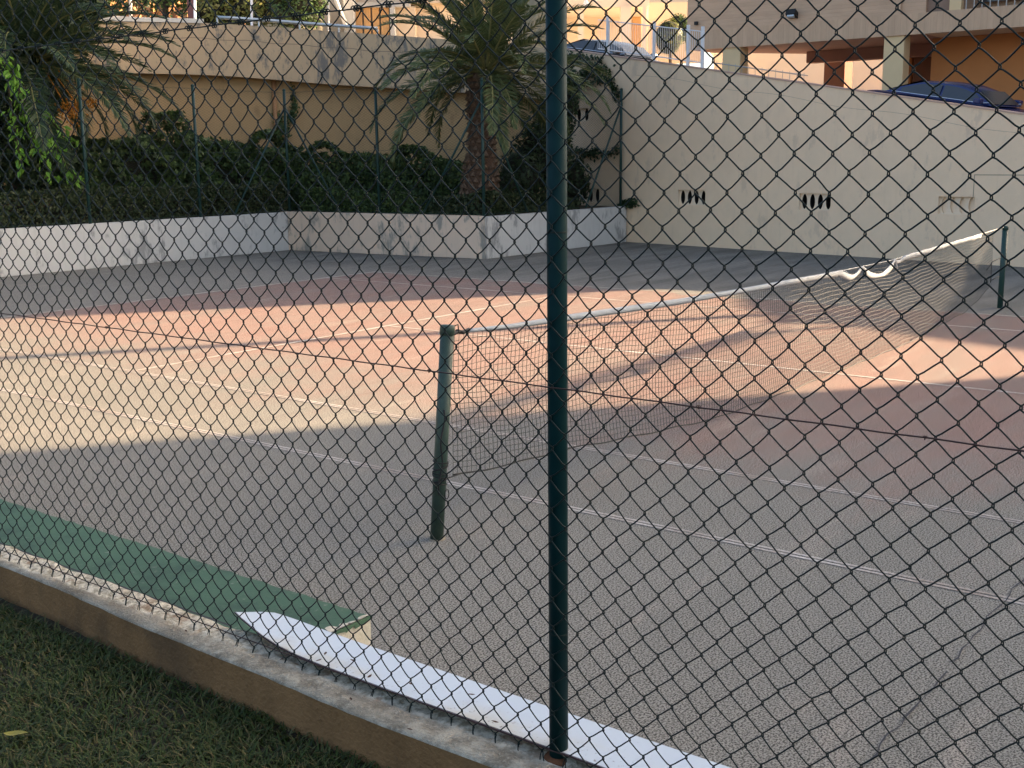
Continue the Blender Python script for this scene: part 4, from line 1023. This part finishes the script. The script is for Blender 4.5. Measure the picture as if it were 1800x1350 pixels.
# ------------------------------------------------------------------ near chain link fence
def near_fence():
    root=thing('chain_link_fence','green chain link fence right in front of the camera','fence',(-2.89,-2.9,.76))
    X=-2.89; dh,dv=.0374,.0768; rj=random.Random(21)
    y_ref,z_ref=-3.69,1.85
    rows=range(-28,34); zbase=z_ref-14*dv
    # common node jitter so linked wires stay linked
    jit={}
    def node(i,k):
        if (i,k) not in jit:
            jit[(i,k)]=(rj.gauss(0,.0016)+.010*math.sin(i*.105+k*.05)*.5,rj.gauss(0,.0016)+.006*math.sin(i*.085+1),rj.gauss(0,.001))
        return jit[(i,k)]
    kmin,kmax=-28,32
    for i in range(-12,94):
        yc=y_ref+dh/2+i*dh; P=[]
        for k in range(kmin,kmax+1):
            side=1 if (k+i)%2==1 else -1       # which way this bend points
            nid=i+(1 if side>0 else 0); jy,jz,jx=node(nid,k)
            yn=yc+side*dh/2+jy; zn=z_ref+k*dv/2+jz
            ov=side*.0021
            P.append((side,np.array([X+jx,yn+ov,zn])))
        pts=[]
        for a in range(len(P)-1):
            s0,p0=P[a]; s1,p1=P[a+1]
            fr=-.0055 if s0<0 else .0055      # front or back strand of the flattened coil
            bow=.0042 if s0>0 else .0012
            pts.append(p0+np.array([0,0,-.0028])); pts.append(p0+np.array([0,-s0*.0004,.0028]))
            for u in (.2,.5,.8):
                q=p0+(p1-p0)*u; b_=bow*math.sin(math.pi*u)
                pts.append(q+np.array([fr*math.sin(math.pi*min(1,u*1.0))**.6,(-b_ if False else b_*(-1 if s0<0 else -1)),b_]))
        pts.append(P[-1][1])
        if i==-8 or True:
            m=MB(); m.tube(pts,.0018,6); m.build('link_wire',M_wire,root,True)
        # twisted lower ends
        y0,z0=P[0][1][1],P[0][1][2]
        m=MB(); a=rj.uniform(-.5,.5); m.tube([(X,y0,z0),(X-.004,y0+.006*a,z0-.010),(X-.010,y0+.012*a-.004,z0-.020)],.0016,4); m.build('wire_end',M_wire,root)
    for z,mt,rd in ((1.738,M_rustwire,.0019),(.792,M_rustwire,.0017),(2.655,M_wire,.002)):
        pts=[(X-.006,y,z+.0008*math.sin(y*31)) for y in np.arange(-4.6,.6,.05)]
        m=MB(); m.tube(pts,rd,5); m.build('straining_wire',mt,root,True)
    # clips that hold the mesh to the top wire
    for k in range(22):
        y=y_ref+dh*(22+k*3)
        m=MB(); m.tube([(X-.006+.006*math.cos(a),y+.0016*a-.008,2.655+.007*math.sin(a)) for a in np.linspace(0,16,22)],.002,4); m.build('clip',M_wire,root,True)
    for y in (-3.79,-3.3,-2.52,-1.5,-1.1):
        m=MB(); m.tube([(X-.006+.004*math.cos(a),y+.0006*a,1.738+.004*math.sin(a)) for a in np.linspace(0,9,14)],.0011,4); m.build('clip',M_rustwire,root,True)
    # post
    py=-2.897; px=X+.030; m=MB(); m.tube([(px,py,.75),(px,py,3.2)],.0243,28); po=m.build('post',M_post,root,True)
    for z in (1.10,2.105):
        m=MB(); m.tube([(px,py,z-.002),(px,py,z),(px,py,z+.002)],[.0243,.0249,.0243],28,False); m.build('tie_ring',M_wire,po,True)
    m=MB(); m.tube([(px,py,.752),(px,py,.760),(px,py,.764)],[.042,.036,.027],18); m.build('rust_collar',M_rust,po,True)
near_fence()

# ------------------------------------------------------------------ white board lying behind the fence, leaves
def board():
    root=thing('plastic_board','long white plastic board lying on the dwarf wall behind the fence','board',(-2.76,-2.9,.79))
    prof=[(-1.545,-2.797,-2.790,.026),(-1.565,-2.803,-2.765,.024),(-1.60,-2.814,-2.732,.021),(-1.64,-2.824,-2.708,.018),(-1.69,-2.838,-2.702,.014),(-1.75,-2.852,-2.699,.010),(-1.83,-2.866,-2.699,.006),(-1.92,-2.874,-2.70,.003),(-2.02,-2.877,-2.70,.001),(-2.3,-2.878,-2.70,0),(-2.7,-2.876,-2.701,0),(-3.2,-2.877,-2.70,0),(-3.8,-2.876,-2.70,0),(-4.6,-2.878,-2.70,0)]
    ys=[q[0] for q in prof]; m=MB(); e=MB(); vs=[]; ev=[]
    for y,a,b,curl in prof:
        vs+=[(a,y,.7795+curl),(a,y,.7835+curl),(a+(b-a)*.5,y,.786+curl*.8),(b,y,.789+curl*.55),(b,y,.783+curl*.55)]
        ev+=[(a-.001,y,.7785+curl),(a-.001,y,.7825+curl),(a+.0015,y,.7843+curl)]
    n=5; m.add(vs,[(n*i+k,n*i+k+1,n*i+n+k+1,n*i+n+k) for i in range(len(ys)-1) for k in range(4)]+[(n*i+4,n*i,n*i+n,n*i+n+4) for i in range(len(ys)-1)]); m.build('sheet',M_board,root)
    e.add(ev,[(3*i+k,3*i+k+1,3*i+4+k,3*i+3+k) for i in range(len(ys)-1) for k in (0,1)]); e.build('edge_strip',M_boardedge,root)  # thin dark strip along the board's near edge
board()
def dry_leaf(px,py,z,size,mat,label,group=None,name='dry_leaf'):
    o,d=ray(px,py); p=o+d*((z-o[2])/d[2]); r=random.Random(int(px*7+py)); a=r.uniform(0,6.28)
    m=MB(); t=np.array([math.cos(a),math.sin(a),0]); q=np.array([-t[1],t[0],0]); u=np.array([0,0,1]); vs=[]
    for k in range(7):
        w_=math.sin(math.pi*(k/6)**.8)*.36+.015; x=-1+2*k/6; c=.10*x*x+.05*math.sin(x*3)
        for e in (-1,0,1): vs.append(p+t*size*x+q*size*w_*e+u*(.002+size*(c+.22*abs(e)*w_*(1+.3*e))))
    m.add(vs,[(3*k+e,3*k+e+1,3*k+e+4,3*k+e+3) for k in range(6) for e in (0,1)])
    tag(m.build(name,mat),label,'leaf',group)
for px,py,lb in ((560,1162,'upper of the pair of dry leaves near the tip of the white board'),(572,1150,'dry leaf at the far edge of the white board near its tip'),(620,1162,'small curled dry leaf on the middle of the white board'),(650,1190,'dry leaf close to the dark edge of the white board'),(722,1203,'largest dry leaf stuck on the white board'),(870,1270,'dry leaf on the white board just left of the fence post'),(828,1222,'pale brown leaf on the far side of the white board')):
    dry_leaf(px,py,.797,.012,M_dry,lb,'dry leaves on the board')
for px,py,lb in ((132,1026,'dark leaf scrap on the dwarf wall at the far left'),(327,1110,'leaf scrap on the dwarf wall beside the green ledge'),(617,1230,'leaf scrap on the wall top below the middle of the board'),(720,1283,'leaf scrap on the wall top nearest the fence post'),(495,1160,'leaf scrap on the wall top below the curled board tip')):
    dry_leaf(px,py,.764,.010,M_dry,lb,'leaf scraps on the wall')
dry_leaf(28,1291,.650,.036,M_yleaf,'yellow fallen leaf on the grass at the lower left',None,'fallen_leaf')
